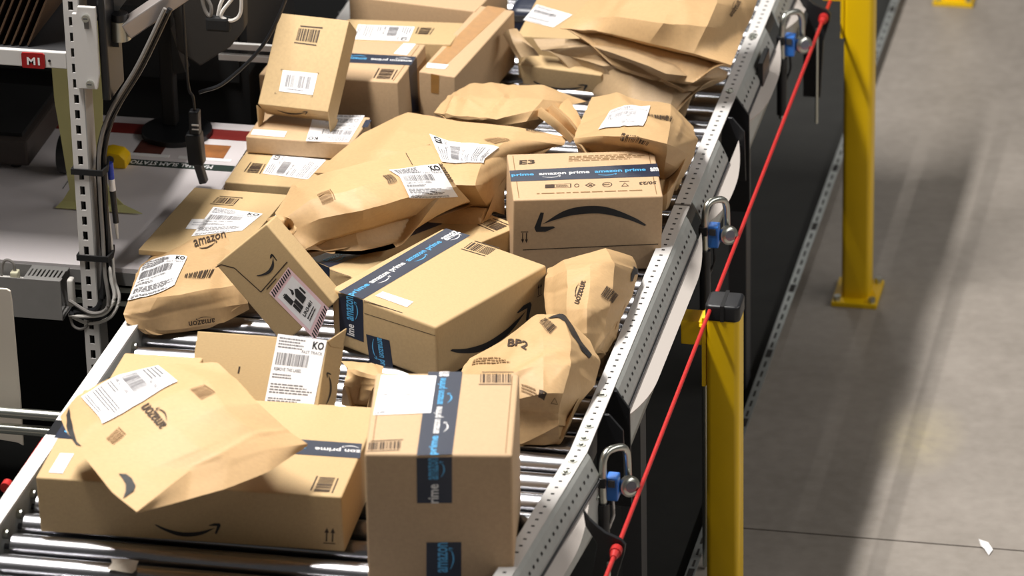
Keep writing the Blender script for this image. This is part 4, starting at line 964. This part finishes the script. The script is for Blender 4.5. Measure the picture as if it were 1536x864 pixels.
for key, (nm, label, mt, bev) in BOX.items():
    d = DATA['boxes'][key]; dx, dy, dz = d['dim']
    t = thing(nm, label, 'envelope' if nm == 'card_envelope' else 'box')
    M = Matrix((d['rot'][0], d['rot'][1], d['rot'][2])).to_4x4(); M.translation = Vector(d['base']); t.matrix_world = M
    PARCELS[key] = t
    mb = MB(); mb.box(-dx/2, dx/2, -dy/2, dy/2, 0, dz)
    mb.build('carton_body', mt, t, bevel=min(bev, dz*.3), seg=3, smooth='auto')
    rnd = random.Random(key)
    for q in d['decals']:
        n = Vector(NRM[q['face']]); P = [Vector(p) for p in q['pts']]
        if q['kind'] == 'flapshape':
            mb = MB(); A = [p+n*.0012 for p in P]; B_ = [p-n*.0012 for p in P]; k = len(P)
            mb.add(A+B_, [tuple(range(k)), tuple(range(k, 2*k))[::-1]]+[(i, (i+1) % k, k+(i+1) % k, k+i) for i in range(k)])
            mb.build('flap', mt, t); continue
        if q['kind'] == 'line':
            strip(P, q.get('w', .002), n, .0005).build('cut_line', INK, t, fix=False); continue
        tl, tr, br, bl = P
        def fn(s, u, lift, tl=tl, tr=tr, br=br, bl=bl, n=n):
            return bl*(1-s)*(1-u)+br*s*(1-u)+tr*s*u+tl*(1-s)*u+n*lift
        decal(q, fn, t, rnd, False, mt)
    # lid seam on the taped cartons: the two flaps of the lid meet under the tape
    if key in ('e3', 'tall', 'back20'):
        mb = MB(); e = dx/2
        for sx in (-1, 1): mb.box(sx*(e-.012)-.0008, sx*(e-.012)+.0008, -dy/2+.008, dy/2-.008, dz-.0005, dz+.0004)
        mb.build('lid_crease', INKL, t)
# ------------------------------------------------------------------ paper bags
SH = .2
def _cr(p0, p1, p2, p3, t): return .5*((2*p1)+(p2-p0)*t+(2*p0-5*p1+4*p2-p3)*t*t+(-p0+3*p1-3*p2+p3)*t**3)
def _seg(P, u):
    n = len(P); x = min(max(u, 0), 1)*(n-1); i = min(int(x), n-2); t = x-i; a = P[i]; b = P[i+1]
    p0 = P[i-1] if i > 0 else 2*a-b; p3 = P[i+2] if i+2 < n else 2*b-a
    return SH*_cr(p0, a, b, p3, t)+(1-SH)*(a*(1-t)+b*t)
class Surf:
    def __init__(s, grid, amp, seed, nf=0, fa=.004):
        s.G = [[Vector(p) for p in r] for r in grid]; s.amp = amp; s.off = Vector((seed*3.1, seed*1.7, seed*.9))
        g = s.G; s.lu = sum((a-b).length for a, b in zip(g[len(g)//2], g[len(g)//2][1:])); s.lv = sum((g[j][len(g[0])//2]-g[j+1][len(g[0])//2]).length for j in range(len(g)-1))
        rn = random.Random(seed*7+1); s.F = []
        for _ in range(nf):
            a = rn.random()*math.pi
            s.F.append((rn.random()*s.lu, rn.random()*s.lv, math.cos(a), math.sin(a), .012+.045*rn.random()**1.5, .06+.2*rn.random(), fa*rn.choice((-1, 1, 1))*(.4+.6*rn.random())))
    def folds(s, u, v):
        x = u*s.lu; y = v*s.lv; d = 0
        for cx, cy, ca, sa, w_, ln, am in s.F:
            k = abs((x-cx)*sa-(y-cy)*ca)
            if k < w_:
                e = abs((x-cx)*ca+(y-cy)*sa)
                if e < ln: d += am*(1-k/w_)*min(1, (1-e/ln)*1.6)*min(1, w_/.03+.3)
        return d
    def raw(s, u, v): return _seg([_seg(r, u) for r in s.G], v)
    def nrm(s, u, v):
        e = .006; a = s.raw(min(u+e, 1), v)-s.raw(max(u-e, 0), v); b = s.raw(u, min(v+e, 1))-s.raw(u, max(v-e, 0))
        n = b.cross(a); return n.normalized() if n.length > 1e-12 else Vector((0, 0, 1))
    def disp(s, p):
        q = p+s.off; d = 0
        d += .5*max(0, 1-abs(noise.noise(q*7))*6)
        d += .9*noise.noise(q*6)+.3*noise.noise(q*26)
        return d*s.amp
    def at(s, u, v, lift=0):
        p = s.raw(u, v); n = s.nrm(u, v); return p+n*(s.disp(p)+s.folds(u, v)+lift)
BAG = {
 'front_bag': ('large flat paper bag on the long front carton, plain long label at its top left', PP, 0.0014, 0.998, 7, 0.003),
 'left_bag': ('plump paper bag at the left rail beside the table, KO label at its left edge', PP, 0.0016, 0.806, 10, 0.004),
 'large_bag': ('large paper bag lying open over the middle cartons, KO label near its right edge', PP, 0.0016, 0.894, 8, 0.0035),
 'padded_bag': ('wide padded paper bag behind the large open bag, sideways label in its middle', PP, 0.002, 0.808, 12, 0.004),
 'bp_bag': ('crumpled paper bag marked BP2 behind the tall front carton', PP, 0.002, 0.806, 18, 0.0045),
 'upright_bag': ('bulging paper bag in front of the E3 carton, one word printed down it', PP, 0.0018, 0.806, 16, 0.004),
 'small_bag': ('small paper bag wedged between the tilted KO carton and the tall front carton', PP, 0.002, 0.806, 10, 0.005),
 'top_bag': ('biggest paper bag at the far end of the pile by the right rail', PP, 0.002, 0.905, 10, 0.004),
 'grey_bag': ('greyish paper bag with a wrinkled end lying under the biggest bag', PG, 0.0018, 0.815, 12, 0.003),
 'mid_bag': ('plain paper bag without a label, lying on the wide padded bag', PP, 0.002, 0.915, 12, 0.005),
 'right_bag': ('paper bag behind the E3 carton with a curling white label, by the rail', PP, 0.002, 0.808, 16, 0.0045)}
for si, (key, (label, mt, amp, zb, nf, fa)) in enumerate(BAG.items()):
    d = DATA['bags'][key]; S = Surf(d['grid'], amp, si+1, nf, fa)
    R = len(d['grid']); Cn = len(d['grid'][0]); k = 14; NU = (Cn-1)*k; NV = (R-1)*k
    flat = [p for r in d['grid'] for p in r]
    org = Vector((sum(p[0] for p in flat)/len(flat), sum(p[1] for p in flat)/len(flat), zb))
    t = thing('paper_bag', label, 'bag', org); PARCELS[key] = t
    top = []; bot = []
    for j in range(NV+1):
        for i in range(NU+1):
            u = i/NU; v = j/NV; p = S.at(u, v); top.append(p-org)
            e = min(u, 1-u, v*1.0, 1-v); wgt = min(1, e*3.2); wgt = wgt*wgt*(3-2*wgt)
            zt = min(p.z, max(zb, p.z-.12)); q = Vector((p.x, p.y, p.z+(zt-p.z)*wgt))
            bot.append(q-org)
    n = NU+1; F = []; o = len(top)
    bnd = lambda i, j: i in (0, NU) or j in (0, NV)
    def bi(i, j): return j*n+i if bnd(i, j) else o+j*n+i
    for j in range(NV):
        for i in range(NU):
            F.append((j*n+i, (j+1)*n+i, (j+1)*n+i+1, j*n+i+1))
            F.append((bi(i, j), bi(i+1, j), bi(i+1, j+1), bi(i, j+1)))
    mb = MB(); mb.add(top+bot, F)
    me = bpy.data.meshes.new('bag_body'); me.from_pydata(mb.v, [], F)
    bm = bmesh.new(); bm.from_mesh(me); bmesh.ops.delete(bm, geom=[v for v in bm.verts if not v.link_faces], context='VERTS'); bm.to_mesh(me); bm.free()
    me.materials.append(mt); me.polygons.foreach_set('use_smooth', [True]*len(me.polygons)); me.set_sharp_from_angle(angle=.32)
    ob = bpy.data.objects.new('bag_body', me); COL.objects.link(ob); ob.parent = t
    rnd = random.Random(key)
    for q in d['decals']:
        if q['kind'] == 'line':
            (u0, v0), (u1, v1) = q['pts'][0], q['pts'][1]
            P = [S.at(u0+(u1-u0)*x/6, v0+(v1-v0)*x/6, .0012)-org for x in range(7)]
            strip(P, q['w'], S.nrm(u0, v0), 0).build('cut_line', INK, t, fix=False); continue
        if q['kind'] == 'poly':
            fn = lambda s_, u_, lift, S=S, org=org: S.at(s_, u_, lift+.0006)-org
        else:
            tl, tr, br, bl = [Vector(p) for p in q['pts']]
            def fn(s_, u_, lift, S=S, org=org, tl=tl, tr=tr, br=br, bl=bl):
                w_ = bl*(1-s_)*(1-u_)+br*s_*(1-u_)+tr*s_*u_+tl*(1-s_)*u_
                return S.at(w_.x, w_.y, lift+.0006)-org
        decal(q, fn, t, rnd, True, mt)
    if key in DATA['folds']:
        g = DATA['folds'][key]; Fs = Surf(g, .001, 40+si)
        R = len(g); Cn = len(g[0]); k = 6; NU = (Cn-1)*k; NV = (R-1)*k; V = []; F = []; n = NU+1
        SH = .3
        for side in (0, 1):
            for j in range(NV+1):
                for i in range(NU+1): V.append(Fs.at(i/NU, j/NV, -.0012*side)-org)
        SH = .2
        o = n*(NV+1)
        for j in range(NV):
            for i in range(NU):
                a, b, c, e = j*n+i, (j+1)*n+i, (j+1)*n+i+1, j*n+i+1; F += [(a, b, c, e), (o+e, o+c, o+b, o+a)]
        for i in range(NU): F += [(i, i+1, o+i+1, o+i), (NV*n+i, o+NV*n+i, o+NV*n+i+1, NV*n+i+1)]
        for j in range(NV): F += [(j*n, o+j*n, o+(j+1)*n, (j+1)*n), (j*n+NU, (j+1)*n+NU, o+(j+1)*n+NU, o+j*n+NU)]
        mb = MB(); mb.add(V, F); mb.build('crumpled_end', mt, t, smooth='auto', fix=False)
# ------------------------------------------------------------------ packing station on the left
ZT = .855
t = thing('work_table', 'white-topped work table with grey front edge left of the conveyor', 'table', (-1.5, .2, 0))
def part(mb, name, m_, par, **k):
    return shift(mb, par.location).build(name, m_, par, **k)
mb = MB(); mb.prism([(-2.6, -.15), (-.715, -.15), (-.715, .0), (-.664, .0), (-.664, .58), (-2.6, .58)], 2, .846, ZT); part(mb, 'tabletop', TABLE, t)
mb = MB(); mb.box(-2.6, -.715, -.152, .58, .818, .846); part(mb, 'table_edge', GREY, t)
for z in (.806, .776):
    mb = MB(); mb.box(-2.6, -.73, -.15, -.135, z-.006, z+.006); part(mb, 'front_rail', ZINC, t, bevel=.002)
mb = MB(); mb.box(-2.6, -.73, -.134, -.128, .76, .818); part(mb, 'back_rail', BLKM, t)
for x in (-2.5, -.76):
    for y in (.5,):
        mb = MB(); mb.box(x-.02, x+.02, y-.02, y+.02, .008, .82); part(mb, 'leg', DKG, t)
mb = MB(); mb.box(-2.6, -.667, .495, .545, ZT, ZT+.0012); part(mb, 'red_edge_tape', REDT, t)
mb = MB(); mb.box(-.99, -.988, .2, .495, ZT-.001, ZT+.0006); part(mb, 'table_seam', GREY, t)
# printed strip stuck on the table
t = thing('sign_strip', 'dark green strip with white upside-down lettering on the white table', 'sign', (-.80, .352, ZT))
mb = MB(); mb.box(-.125, .135, -.014, .014, .0, .0012); mb.build('strip_face', mat('strip_green', srgb(48, 62, 56), .4), t)
i_ = Ink(lambda s, u, l: Vector((.09-s*.19, .009-u*.018, .0014)), 0); i_.text('MANUAL SLAM STATION', 0, 0, 1, 1, .02); i_.done('lettering', LBL, t)
for nm, lab, x0, x1, c in (('printed_card', 'small dark brown printed card on the white table', -.895, -.835, srgb(86, 44, 36)), ('printed_card', 'small orange-brown printed card on the white table', -.775, -.70, srgb(150, 96, 52))):
    t = thing(nm, lab, 'card', ((x0+x1)/2, .43, ZT))
    mb = MB(); mb.box(x0, x1, .40, .465, ZT, ZT+.001); part(mb, 'card_face', mat('card_ink', c, .5, noise_amt=.3, scale=25), t)
    mb = MB(); mb.box(x0-.02, x1+.02, .385, .399, ZT, ZT+.0009); part(mb, 'card_border', LBL, t)
# perforated upright
t = thing('rack_upright', 'white perforated steel upright in front of the work table', 'upright', (-.815, -.20, 0))
mb = MB(); x0, x1, y0 = -.832, -.802, -.20
sx0, sx1 = -.822, -.812; pitch = .0327; hh = .019; z = .02
mb.box(x0, sx0, y0, y0+.003, .008, 2.0); mb.box(sx1, x1, y0, y0+.003, .008, 2.0)
while z < 2.0:
    mb.box(sx0, sx1, y0, y0+.003, z+hh, z+pitch); z += pitch
mb.box(x0, x0+.003, y0+.003, y0+.04, .008, 2.0)
part(mb, 'upright_face', WHT, t, fix=False)
mb = MB(); mb.box(x1, x1+.0025, y0, y0+.05, .008, 2.0); part(mb, 'upright_side', mat('upright_grey', srgb(150, 148, 146), .5), t)
mb = MB(); mb.box(x0+.003, x1, y0+.04, y0+.043, .008, 2.0); part(mb, 'upright_back', BLKM, t)
t2 = t
t = thing('mounting_bracket', 'white bracket plate with two screws on the perforated upright', 'bracket', (-.79, -.206, 1.27))
mb = MB(); mb.prism([(-.812, 1.268), (-.770, 1.268), (-.764, 1.30), (-.764, 1.40), (-.764, 1.44), (-.80, 1.44), (-.803, 1.425), (-.812, 1.425)], 1, -.212, -.203); part(mb, 'plate', WHT, t, bevel=.0015)
for z in (1.418, 1.28):
    mb = MB(); mb.cyl((-.783, -.212, z), (-.783, -.218, z), .0075, 16); s_ = part(mb, 'screw', ZINC, t, smooth='auto')
    mb = MB(); mb.box(-.7875, -.7785, -.2186, -.2178, z-.0012, z+.0012); part(mb, 'screw_slot', DKG, t)
mb = MB(); mb.prism([(-.788, 1.395), (-.778, 1.395), (-.778, 1.412), (-.788, 1.412)], 1, -.2126, -.2118); part(mb, 'slot', GREY, t)
# monitor arm
t = thing('screen_mount', 'polished metal screen mount with swinging arm on the black plate by the upright', 'mount', (-.72, -.15, 1.34))
mb = MB(); mb.box(-.765, -.748, -.20, -.10, 1.24, 1.60); part(mb, 'back_plate', BLK, t, bevel=.004)
mb = MB(); mb.cyl((-.735, -.15, 1.352), (-.735, -.15, 1.392), .0205, 28, .019); part(mb, 'pivot', ZINC, t, smooth='auto')
mb = MB(); mb.cyl((-.735, -.15, 1.392), (-.735, -.15, 1.406), .0165, 24); part(mb, 'pivot_cap', BLK, t, smooth='auto')
mb = MB(); mb.obox((-.725, -.15, 1.372), (-.50, -.06, 1.52), .018, .017); part(mb, 'arm_bar', mat('arm_alu', srgb(176, 168, 164), .35, .6), t, bevel=.003)
mb = MB(); mb.box(-.748, -.735, -.165, -.135, 1.34, 1.352); part(mb, 'pivot_seat', BLK, t)
mb = MB(); mb.prism([(-.748, 1.395), (-.722, 1.43), (-.722, 1.60), (-.748, 1.60)], 1, -.14, -.13); part(mb, 'gusset', GREY, t)
# shelf with M1 sign and leaning sheets
t = thing('shelf', 'white shelf beam with red M1 sign fixed to the upright', 'shelf', (-1.3, 0, 1.3))
mb = MB(); mb.box(-2.2, -.834, -.196, -.185, 1.30, 1.334); part(mb, 'front_beam', WHT, t, bevel=.002)
mb = MB(); mb.box(-2.2, -.834, -.185, .62, 1.322, 1.33); part(mb, 'shelf_board', DKG, t)  # board depth stretched back so that it blocks light onto the table
mb = MB(); mb.box(-2.2, -.834, .612, .62, 1.10, 1.322); part(mb, 'back_lip', DKG, t)
mb = MB(); mb.cyl((-.868, -.1965, 1.316), (-.868, -.198, 1.316), .0027, 10); part(mb, 'bolt_hole', BLKM, t)
mb = MB(); mb.prism([(-.922, 1.299), (-.88, 1.299), (-.877, 1.302), (-.877, 1.328), (-.881, 1.331), (-.922, 1.331), (-.924, 1.328), (-.924, 1.302)], 1, -.199, -.196); sg = part(mb, 'sign', REDS, t)
i_ = Ink(lambda s, u, l: Vector((-.913+s*.026, -.1995, 1.306+u*.016))-t.location, 0); i_.text('M1', 0, 0, 1, 1, .03); o = i_.done('lettering', LBL, sg)
for i in range(7):
    x = -1.0+i*.0165-.02
    tl = .23; h = .34
    t = thing('cardboard_sheet', 'brown cardboard sheet leaning on the shelf, %s from the right in its row' % ['seventh', 'sixth', 'fifth', 'fourth', 'third', 'second', 'first'][i], 'sheet', (x, -.17, 1.334), 'cardboard sheets leaning on the shelf')
    dx = h*math.sin(.42); dz = h*math.cos(.42)
    mb = MB(); mb.add([(0, 0, 0), (.004, 0, 0), (.004+dx, 0, dz), (dx, 0, dz), (0, .42, 0), (.004, .42, 0), (.004+dx, .42, dz), (dx, .42, dz)],
                      [(0, 1, 2, 3), (7, 6, 5, 4), (0, 4, 5, 1), (1, 5, 6, 2), (2, 6, 7, 3), (3, 7, 4, 0)])
    mb.build('sheet_face', BROWNC, t)
# cable tray with power socket
t = thing('cable_tray', 'grey steel cable tray with slotted lid at the table front', 'tray', (-1.2, -.19, .76))
X0, X1, Y0, Y1, Z0, Z1 = -2.2, -.868, -.225, -.158, .765, .853
mb = MB(); mb.box(X0, X1, Y0, Y0+.002, Z0, Z1); part(mb, 'front_panel', GREY, t)
mb = MB(); mb.box(X0, X1, Y1-.002, Y1, Z0, Z1); part(mb, 'rear_panel', GREY, t)
mb = MB(); mb.box(X0, X1, Y0, Y1, Z0, Z0+.002); part(mb, 'bottom_panel', GREY, t)
mb = MB(); xs = -.945
mb.box(xs, X1, Y0+.002, Y0+.016, Z1-.002, Z1); mb.box(xs, X1, Y1-.018, Y1-.002, Z1-.002, Z1)
for i in range(9): mb.box(xs+i*.0087, xs+i*.0087+.0048, Y0+.016, Y1-.018, Z1-.002, Z1)
part(mb, 'slotted_lid', GREY, t, fix=False)
mb = MB(); mb.box(-1.5, -.95, Y0+.012, Y1-.012, Z0+.03, Z1-.022); part(mb, 'socket_strip', CABW, t, bevel=.003)
t = thing('power_plug', 'pale plug with looping grey lead in the open part of the tray', 'plug', (-.972, -.19, .833))
mb = MB(); mb.box(-.980, -.964, -.20, -.18, .833, .852); part(mb, 'plug_body', mat('plug_cream', srgb(200, 196, 170), .5), t, bevel=.003)
mb = MB(); mb.tube([(-.972, -.19, .85), (-.974, -.19, .868), (-.985, -.19, .875), (-.995, -.19, .868), (-1.0, -.192, .84)], .003, 8, 6); part(mb, 'plug_lead', CABG, t, smooth='auto')
t = thing('power_adapter', 'white adapter end standing out of the right end of the cable tray', 'adapter', (-.856, -.19, .79))
mb = MB(); mb.box(-.863, -.851, -.20, -.18, .785, .845); part(mb, 'adapter_body', CABW, t, bevel=.005, seg=3, smooth='auto')
# cables strapped to the upright
def cable(label, pts, r, m_):
    o = Vector(pts[-1]); mb = MB(); mb.tube([Vector(p)-o for p in pts], r, 8, 6)
    ob = mb.build('cable', m_, smooth='auto', loc=o); tag(ob, label, 'cable'); return ob
P0_ = [(-.64, -.16, 1.42), (-.70, -.165, 1.30), (-.76, -.17, 1.20), (-.785, -.175, 1.12), (-.789, -.178, 1.03), (-.789, -.178, .93), (-.786, -.19, .86)]
sh = lambda d: [Vector(p)+Vector(d) for p in P0_]
cable('thick black cable running down the upright, nearest its side', sh((0, 0, 0))+[Vector((-.80, -.2, .79)), Vector((-.85, -.2, .775))], .006, BLK)
cable('second black cable beside the thickest one on the upright', sh((.010, .004, .004))+[Vector((-.775, -.195, .80)), Vector((-.80, -.2, .765)), Vector((-.86, -.2, .772))], .0055, BLK)
cable('dark grey cable along the upright below the monitor arm', sh((.004, -.010, .010))+[Vector((-.776, -.21, .80)), Vector((-.81, -.21, .78)), Vector((-.86, -.2, .80))], .004, CABG)
cable('white cable looping from the strap into the tray', [(-.787, -.165, 1.05), (-.781, -.17, .93), (-.774, -.19, .86), (-.765, -.20, .815), (-.785, -.21, .782), (-.83, -.205, .77), (-.862, -.2, .768)], .0042, CABW)
cable('second white cable below the first at the tray end', [(-.784, -.16, 1.03), (-.776, -.165, .92), (-.768, -.185, .85), (-.757, -.195, .81), (-.775, -.205, .772), (-.82, -.2, .752), (-.862, -.19, .760)], .0036, CABW)
cable('thin grey cable hanging under the tray end', [(-.862, -.195, .765), (-.855, -.2, .745), (-.84, -.2, .738), (-.825, -.2, .748), (-.82, -.2, .77)], .003, CABG)
cable('black cable hanging in an arc left of the tipped-up carton', [(-.48, .25, 1.50), (-.49, .25, 1.35), (-.55, .25, 1.20), (-.64, .25, 1.10), (-.70, .25, 1.07)], .004, BLK)
for c, lab, P in ((CABW, 'thick white cable loop hanging at top left', [(-.55, .1, 1.42), (-.572, .1, 1.355), (-.598, .1, 1.318), (-.600, .1, 1.303), (-.577, .1, 1.299), (-.560, .1, 1.325), (-.560, .1, 1.42)]),
        (CABW, 'short white cable beside the thick white loop at the top', [(-.585, .11, 1.42), (-.592, .11, 1.36), (-.606, .11, 1.325), (-.612, .11, 1.30)]),
        (CABG, 'grey cable loop left of the white loops', [(-.645, .1, 1.42), (-.640, .1, 1.345), (-.634, .1, 1.315), (-.625, .1, 1.305), (-.622, .1, 1.325), (-.634, .1, 1.36), (-.632, .1, 1.42)])):
    cable(lab, P, .0038, c)
t = thing('cable_clip', 'black cable clip gathering the hanging loops at top left', 'clip', (-.607, .1, 1.29))
mb = MB(); mb.box(-.635, -.585, .095, .115, 1.272, 1.303); part(mb, 'clip_body', BLKM, t, bevel=.006)
for z, lab in ((1.085, 'upper black strap tying the cables to the upright'), (.898, 'lower black strap tying the cables to the upright')):
    t = thing('cable_strap', lab, 'strap', (-.805, -.18, z), 'cable straps')
    mb = MB(); P = [(-.837, -.205), (-.772, -.205), (-.768, -.18), (-.775, -.145), (-.837, -.145)]; Q = [(-.8335, -.2015), (-.776, -.2015), (-.772, -.18), (-.779, -.149), (-.8335, -.149)]
    k = 5; V = [(x, y, z-.006) for x, y in P]+[(x, y, z+.006) for x, y in P]+[(x, y, z-.006) for x, y in Q]+[(x, y, z+.006) for x, y in Q]
    F = []
    for i in range(k):
        j = (i+1) % k; F += [(i, j, k+j, k+i), (2*k+j, 2*k+i, 3*k+i, 3*k+j), (k+i, k+j, 3*k+j, 3*k+i), (i, 2*k+i, 2*k+j, j)]
    mb.add(V, F); part(mb, 'strap_band', BLKM, t)
t = thing('marker_pen', 'marker pen with blue cap hanging beside the upright', 'pen', (-.772, -.15, .93))
mb = MB(); mb.cyl((-.772, -.15, 1.05), (-.773, -.15, 1.085), .0065, 12); part(mb, 'cap', mat('pen_blue', srgb(30, 60, 170), .4), t, smooth='auto')
mb = MB(); mb.cyl((-.771, -.15, 1.025), (-.772, -.15, 1.05), .0065, 12); part(mb, 'band', LBL, t, smooth='auto')
mb = MB(); mb.cyl((-.768, -.15, .955), (-.771, -.15, 1.025), .006, 12, .0065); part(mb, 'barrel', BLK, t, smooth='auto')
mb = MB(); mb.cyl((-.767, -.15, .92), (-.768, -.15, .955), .0025, 8, .004); part(mb, 'tip', CABW, t, smooth='auto')
# hanging yellow liner
mb = MB(); rows = [(-.969, -.861, 1.27, .12), (-.969, -.861, 1.155, .12), (-.968, -.866, 1.09, .12), (-.958, -.872, .99, .12), (-.952, -.872, .925, .12), (-.95, -.862, .89, .125), (-.965, -.835, .866, .12), (-.975, -.79, .858, .10)]
V = []
for s_ in (0, .0012): V += [p for a, c, z, y in rows for p in ((a, y+s_, z+s_*.5), (c, y+s_, z+s_*.5))]
k = len(rows); F = []
for j in range(k-1): F += [(2*j, 2*j+1, 2*j+3, 2*j+2), (2*k+2*j, 2*k+2*j+2, 2*k+2*j+3, 2*k+2*j+1), (2*j, 2*j+2, 2*k+2*j+2, 2*k+2*j), (2*j+1, 2*k+2*j+1, 2*k+2*j+3, 2*j+3)]
F += [(0, 2*k, 2*k+1, 1), (2*k-2, 2*k-1, 4*k-1, 4*k-2)]
mb.add(V, F); o = shift(mb, (-.83, .12, .858)).build('paper_liner', LINER, loc=(-.83, .12, .858), smooth='auto', fix=False); tag(o, 'long yellowish paper liner hanging behind the upright down to the table', 'paper')
# yellow dispenser, dark printer, monitor stand, scanner, white sheet
t = thing('tape_dispenser', 'small yellow plastic dispenser on the table behind the liner', 'dispenser', (-.915, .34, ZT))
mb = MB(); mb.prism([(-.945, ZT), (-.887, ZT), (-.888, ZT+.02), (-.90, ZT+.032), (-.925, ZT+.036), (-.945, ZT+.03)], 1, .315, .36); part(mb, 'dispenser_body', YEL, t, bevel=.004, seg=2, smooth='auto')
mb = MB(); mb.cyl((-.92, .312, ZT+.02), (-.92, .318, ZT+.02), .009, 14); part(mb, 'tape_core', DKG, t, smooth='auto')
t = thing('label_printer', 'dark label printer on the table under the shelf', 'printer', (-1.2, .4, ZT))
PR = mat('printer_brown', srgb(62, 54, 50), .6)
mb = MB(); mb.box(-1.5, -1.083, .27, .55, ZT+.012, ZT+.07); part(mb, 'printer_body', PR, t, bevel=.006)
mb = MB(); mb.box(-1.47, -1.10, .29, .54, ZT+.07, ZT+.078); part(mb, 'printer_lid', BLKM, t)
for x in (-1.40, -1.12):
    mb = MB(); mb.cyl((x, .30, ZT), (x, .30, ZT+.013), .012, 12); part(mb, 'foot', BLK, t)
t = thing('tape_roll', 'black roll standing on edge on the table by the liner', 'roll', (-1.005, .285, ZT))
mb = MB(); mb.cyl((-1.015, .285, ZT+.042), (-.995, .285, ZT+.042), .042, 28); mb.build('roll_body', BLK, None, smooth='auto').name = 'roll_body'
o = bpy.data.objects['roll_body']; o.parent = t; o.matrix_parent_inverse = Matrix.Translation(-t.location)
mb = MB(); mb.cyl((-.9955, .285, ZT+.042), (-.9945, .285, ZT+.042), .018, 20); part(mb, 'roll_core', DKG, t)
t = thing('monitor', 'black monitor seen from behind on a round base at the back of the table', 'monitor', (-.83, .60, ZT))
mb = MB(); mb.cyl((-.83, .51, ZT), (-.83, .51, ZT+.012), .075, 32); part(mb, 'base', BLK, t, smooth='auto')
mb = MB(); mb.box(-.865, -.835, .52, .55, ZT+.012, 1.20); part(mb, 'stand', BLKM, t, bevel=.004)
mb = MB(); mb.obox((-.82, .54, .99), (-.85, .54, 1.10), .018, .012); part(mb, 'stand_arm', BLK, t)
mb = MB(); V = [(-.818, .50, 1.052), (-.769, .50, 1.018), (-.702, .50, 1.065), (-.669, .50, 1.107), (-.66, .50, 1.45), (-.83, .50, 1.45)]
V += [(x, .535, z+.004) for x, y, z in V]; k = 6
mb.add(V, [tuple(range(k)), tuple(range(k, 2*k))[::-1]]+[(i, (i+1) % k, k+(i+1) % k, k+i) for i in range(k)]); part(mb, 'screen_back', mat('screen_grey', srgb(44, 41, 38), .6), t, bevel=.004)
t = thing('barcode_scanner', 'black handheld scanner hanging on its cable over the white table', 'scanner', (-.71, .25, .88))
mb = MB(); mb.obox((-.713, .25, .975), (-.712, .25, 1.03), .011, .011); part(mb, 'handle', BLK, t, bevel=.004, seg=2)
mb = MB(); mb.obox((-.712, .25, .91), (-.716, .25, .98), .015, .016); part(mb, 'head', BLK, t, bevel=.005, seg=3, smooth='auto')
mb = MB(); mb.obox((-.73, .248, .962), (-.708, .25, .97), .012, .013); part(mb, 'trigger_housing', BLK, t, bevel=.004)
mb = MB(); mb.box(-.716, -.702, .2365, .2385, 1.0, 1.0035); mb.box(-.716, -.702, .2365, .2385, .991, .9935); part(mb, 'white_mark', LBL, t)
mb = MB(); mb.obox((-.700, .25, .868), (-.711, .25, .912), .010, .008); part(mb, 'nozzle', DKG, t, bevel=.003)
mb = MB(); mb.tube([(-.712, .25, 1.03), (-.714, .25, 1.06), (-.722, .25, 1.08), (-.724, .25, 1.16), (-.725, .25, 1.5)], .003, 8, 6); part(mb, 'lead', BLK, t, smooth='auto')
mb = MB(); mb.prism([(-1.2, .964), (-.884, .967), (-.877, .963), (-.875, .94), (-.872, .72), (-.873, .628), (-.885, .634), (-1.2, .665)], 1, -.503, -.498)
o = shift(mb, (-1.0, -.5, .64)).build('paper_sheet', SHEET, loc=(-1.0, -.5, .64), bevel=.001, seg=1); tag(o, 'pale beige sheet hanging at the left edge in front of the table', 'sheet')
# added black backdrops standing in for the shaded background behind the station
t = thing('shade_backdrop', 'added black cabinet in the dark behind the work table', 'backdrop', (-1.7, .85, 0))
mb = MB(); mb.box(-2.9, -.72, .70, 1.1, .008, 1.7); part(mb, 'backdrop_body', BLKM, t)
mb = MB(); mb.box(-2.88, -.74, .694, .70, .9, 1.65); part(mb, 'backdrop_front', mat('backdrop_black', srgb(13, 13, 14), .8), t)
t = thing('frame_backdrop', 'two pale rails with an added dark shade backdrop beyond the left rail', 'frame', (-.85, 1.4, 0))
mb = MB(); mb.box(-2.9, -.74, 1.9, 2.0, .008, 2.0); part(mb, 'shade_panel', BLKM, t)  # added black panel in place of shade; only the pale rails are real
for z in (1.012, .986):
    mb = MB(); mb.box(-.765, -.62, .63, .64, z-.007, z+.006); part(mb, 'pale_rail', WHT, t)
struct_backdrop = MB(); struct_backdrop.box(-3.4, -.9, 2.3, 2.4, 0, 3.2); struct(struct_backdrop.build('backdrop_wall', BLKM))  # added black sheet that darkens the shaded distance
# small things on the rollers and at the back
rnd = random.Random(5)
for lab, (x0, y0), (wx, wy) in (('torn beige paper slip lying on the front rollers, left one', (-.475, -1.262), (.05, .045)), ('beige paper slip stuck between the front rollers near the long carton', (-.395, -1.385), (.11, .055))):
    mb = MB(); V = []
    for j in range(4):
        for i in range(5): V.append((x0+wx*i/4+rnd.uniform(-.003, .003), y0+wy*j/3+rnd.uniform(-.003, .003), .8015+rnd.random()*.004))
    mb.add(V, [(j*5+i, j*5+i+1, (j+1)*5+i+1, (j+1)*5+i) for j in range(3) for i in range(4)])
    o = shift(mb, (x0, y0, .8)).build('paper_slip', SHEET, loc=(x0, y0, .8)); tag(o, lab, 'paper')
t = thing('padded_pouch', 'dark blue parcel glimpsed behind the narrow brown-taped carton', 'bag', (-.20, 1.22, .802))
mb = MB(); mb.box(-.055, .055, -.03, .05, 0, .10); mb.build('pouch_body', NAVY, t, bevel=.02, seg=3, smooth='auto')
mb = MB(); mb.box(-.05, .05, -.031, -.029, .07, .085); mb.build('pouch_flap', DKG, t)
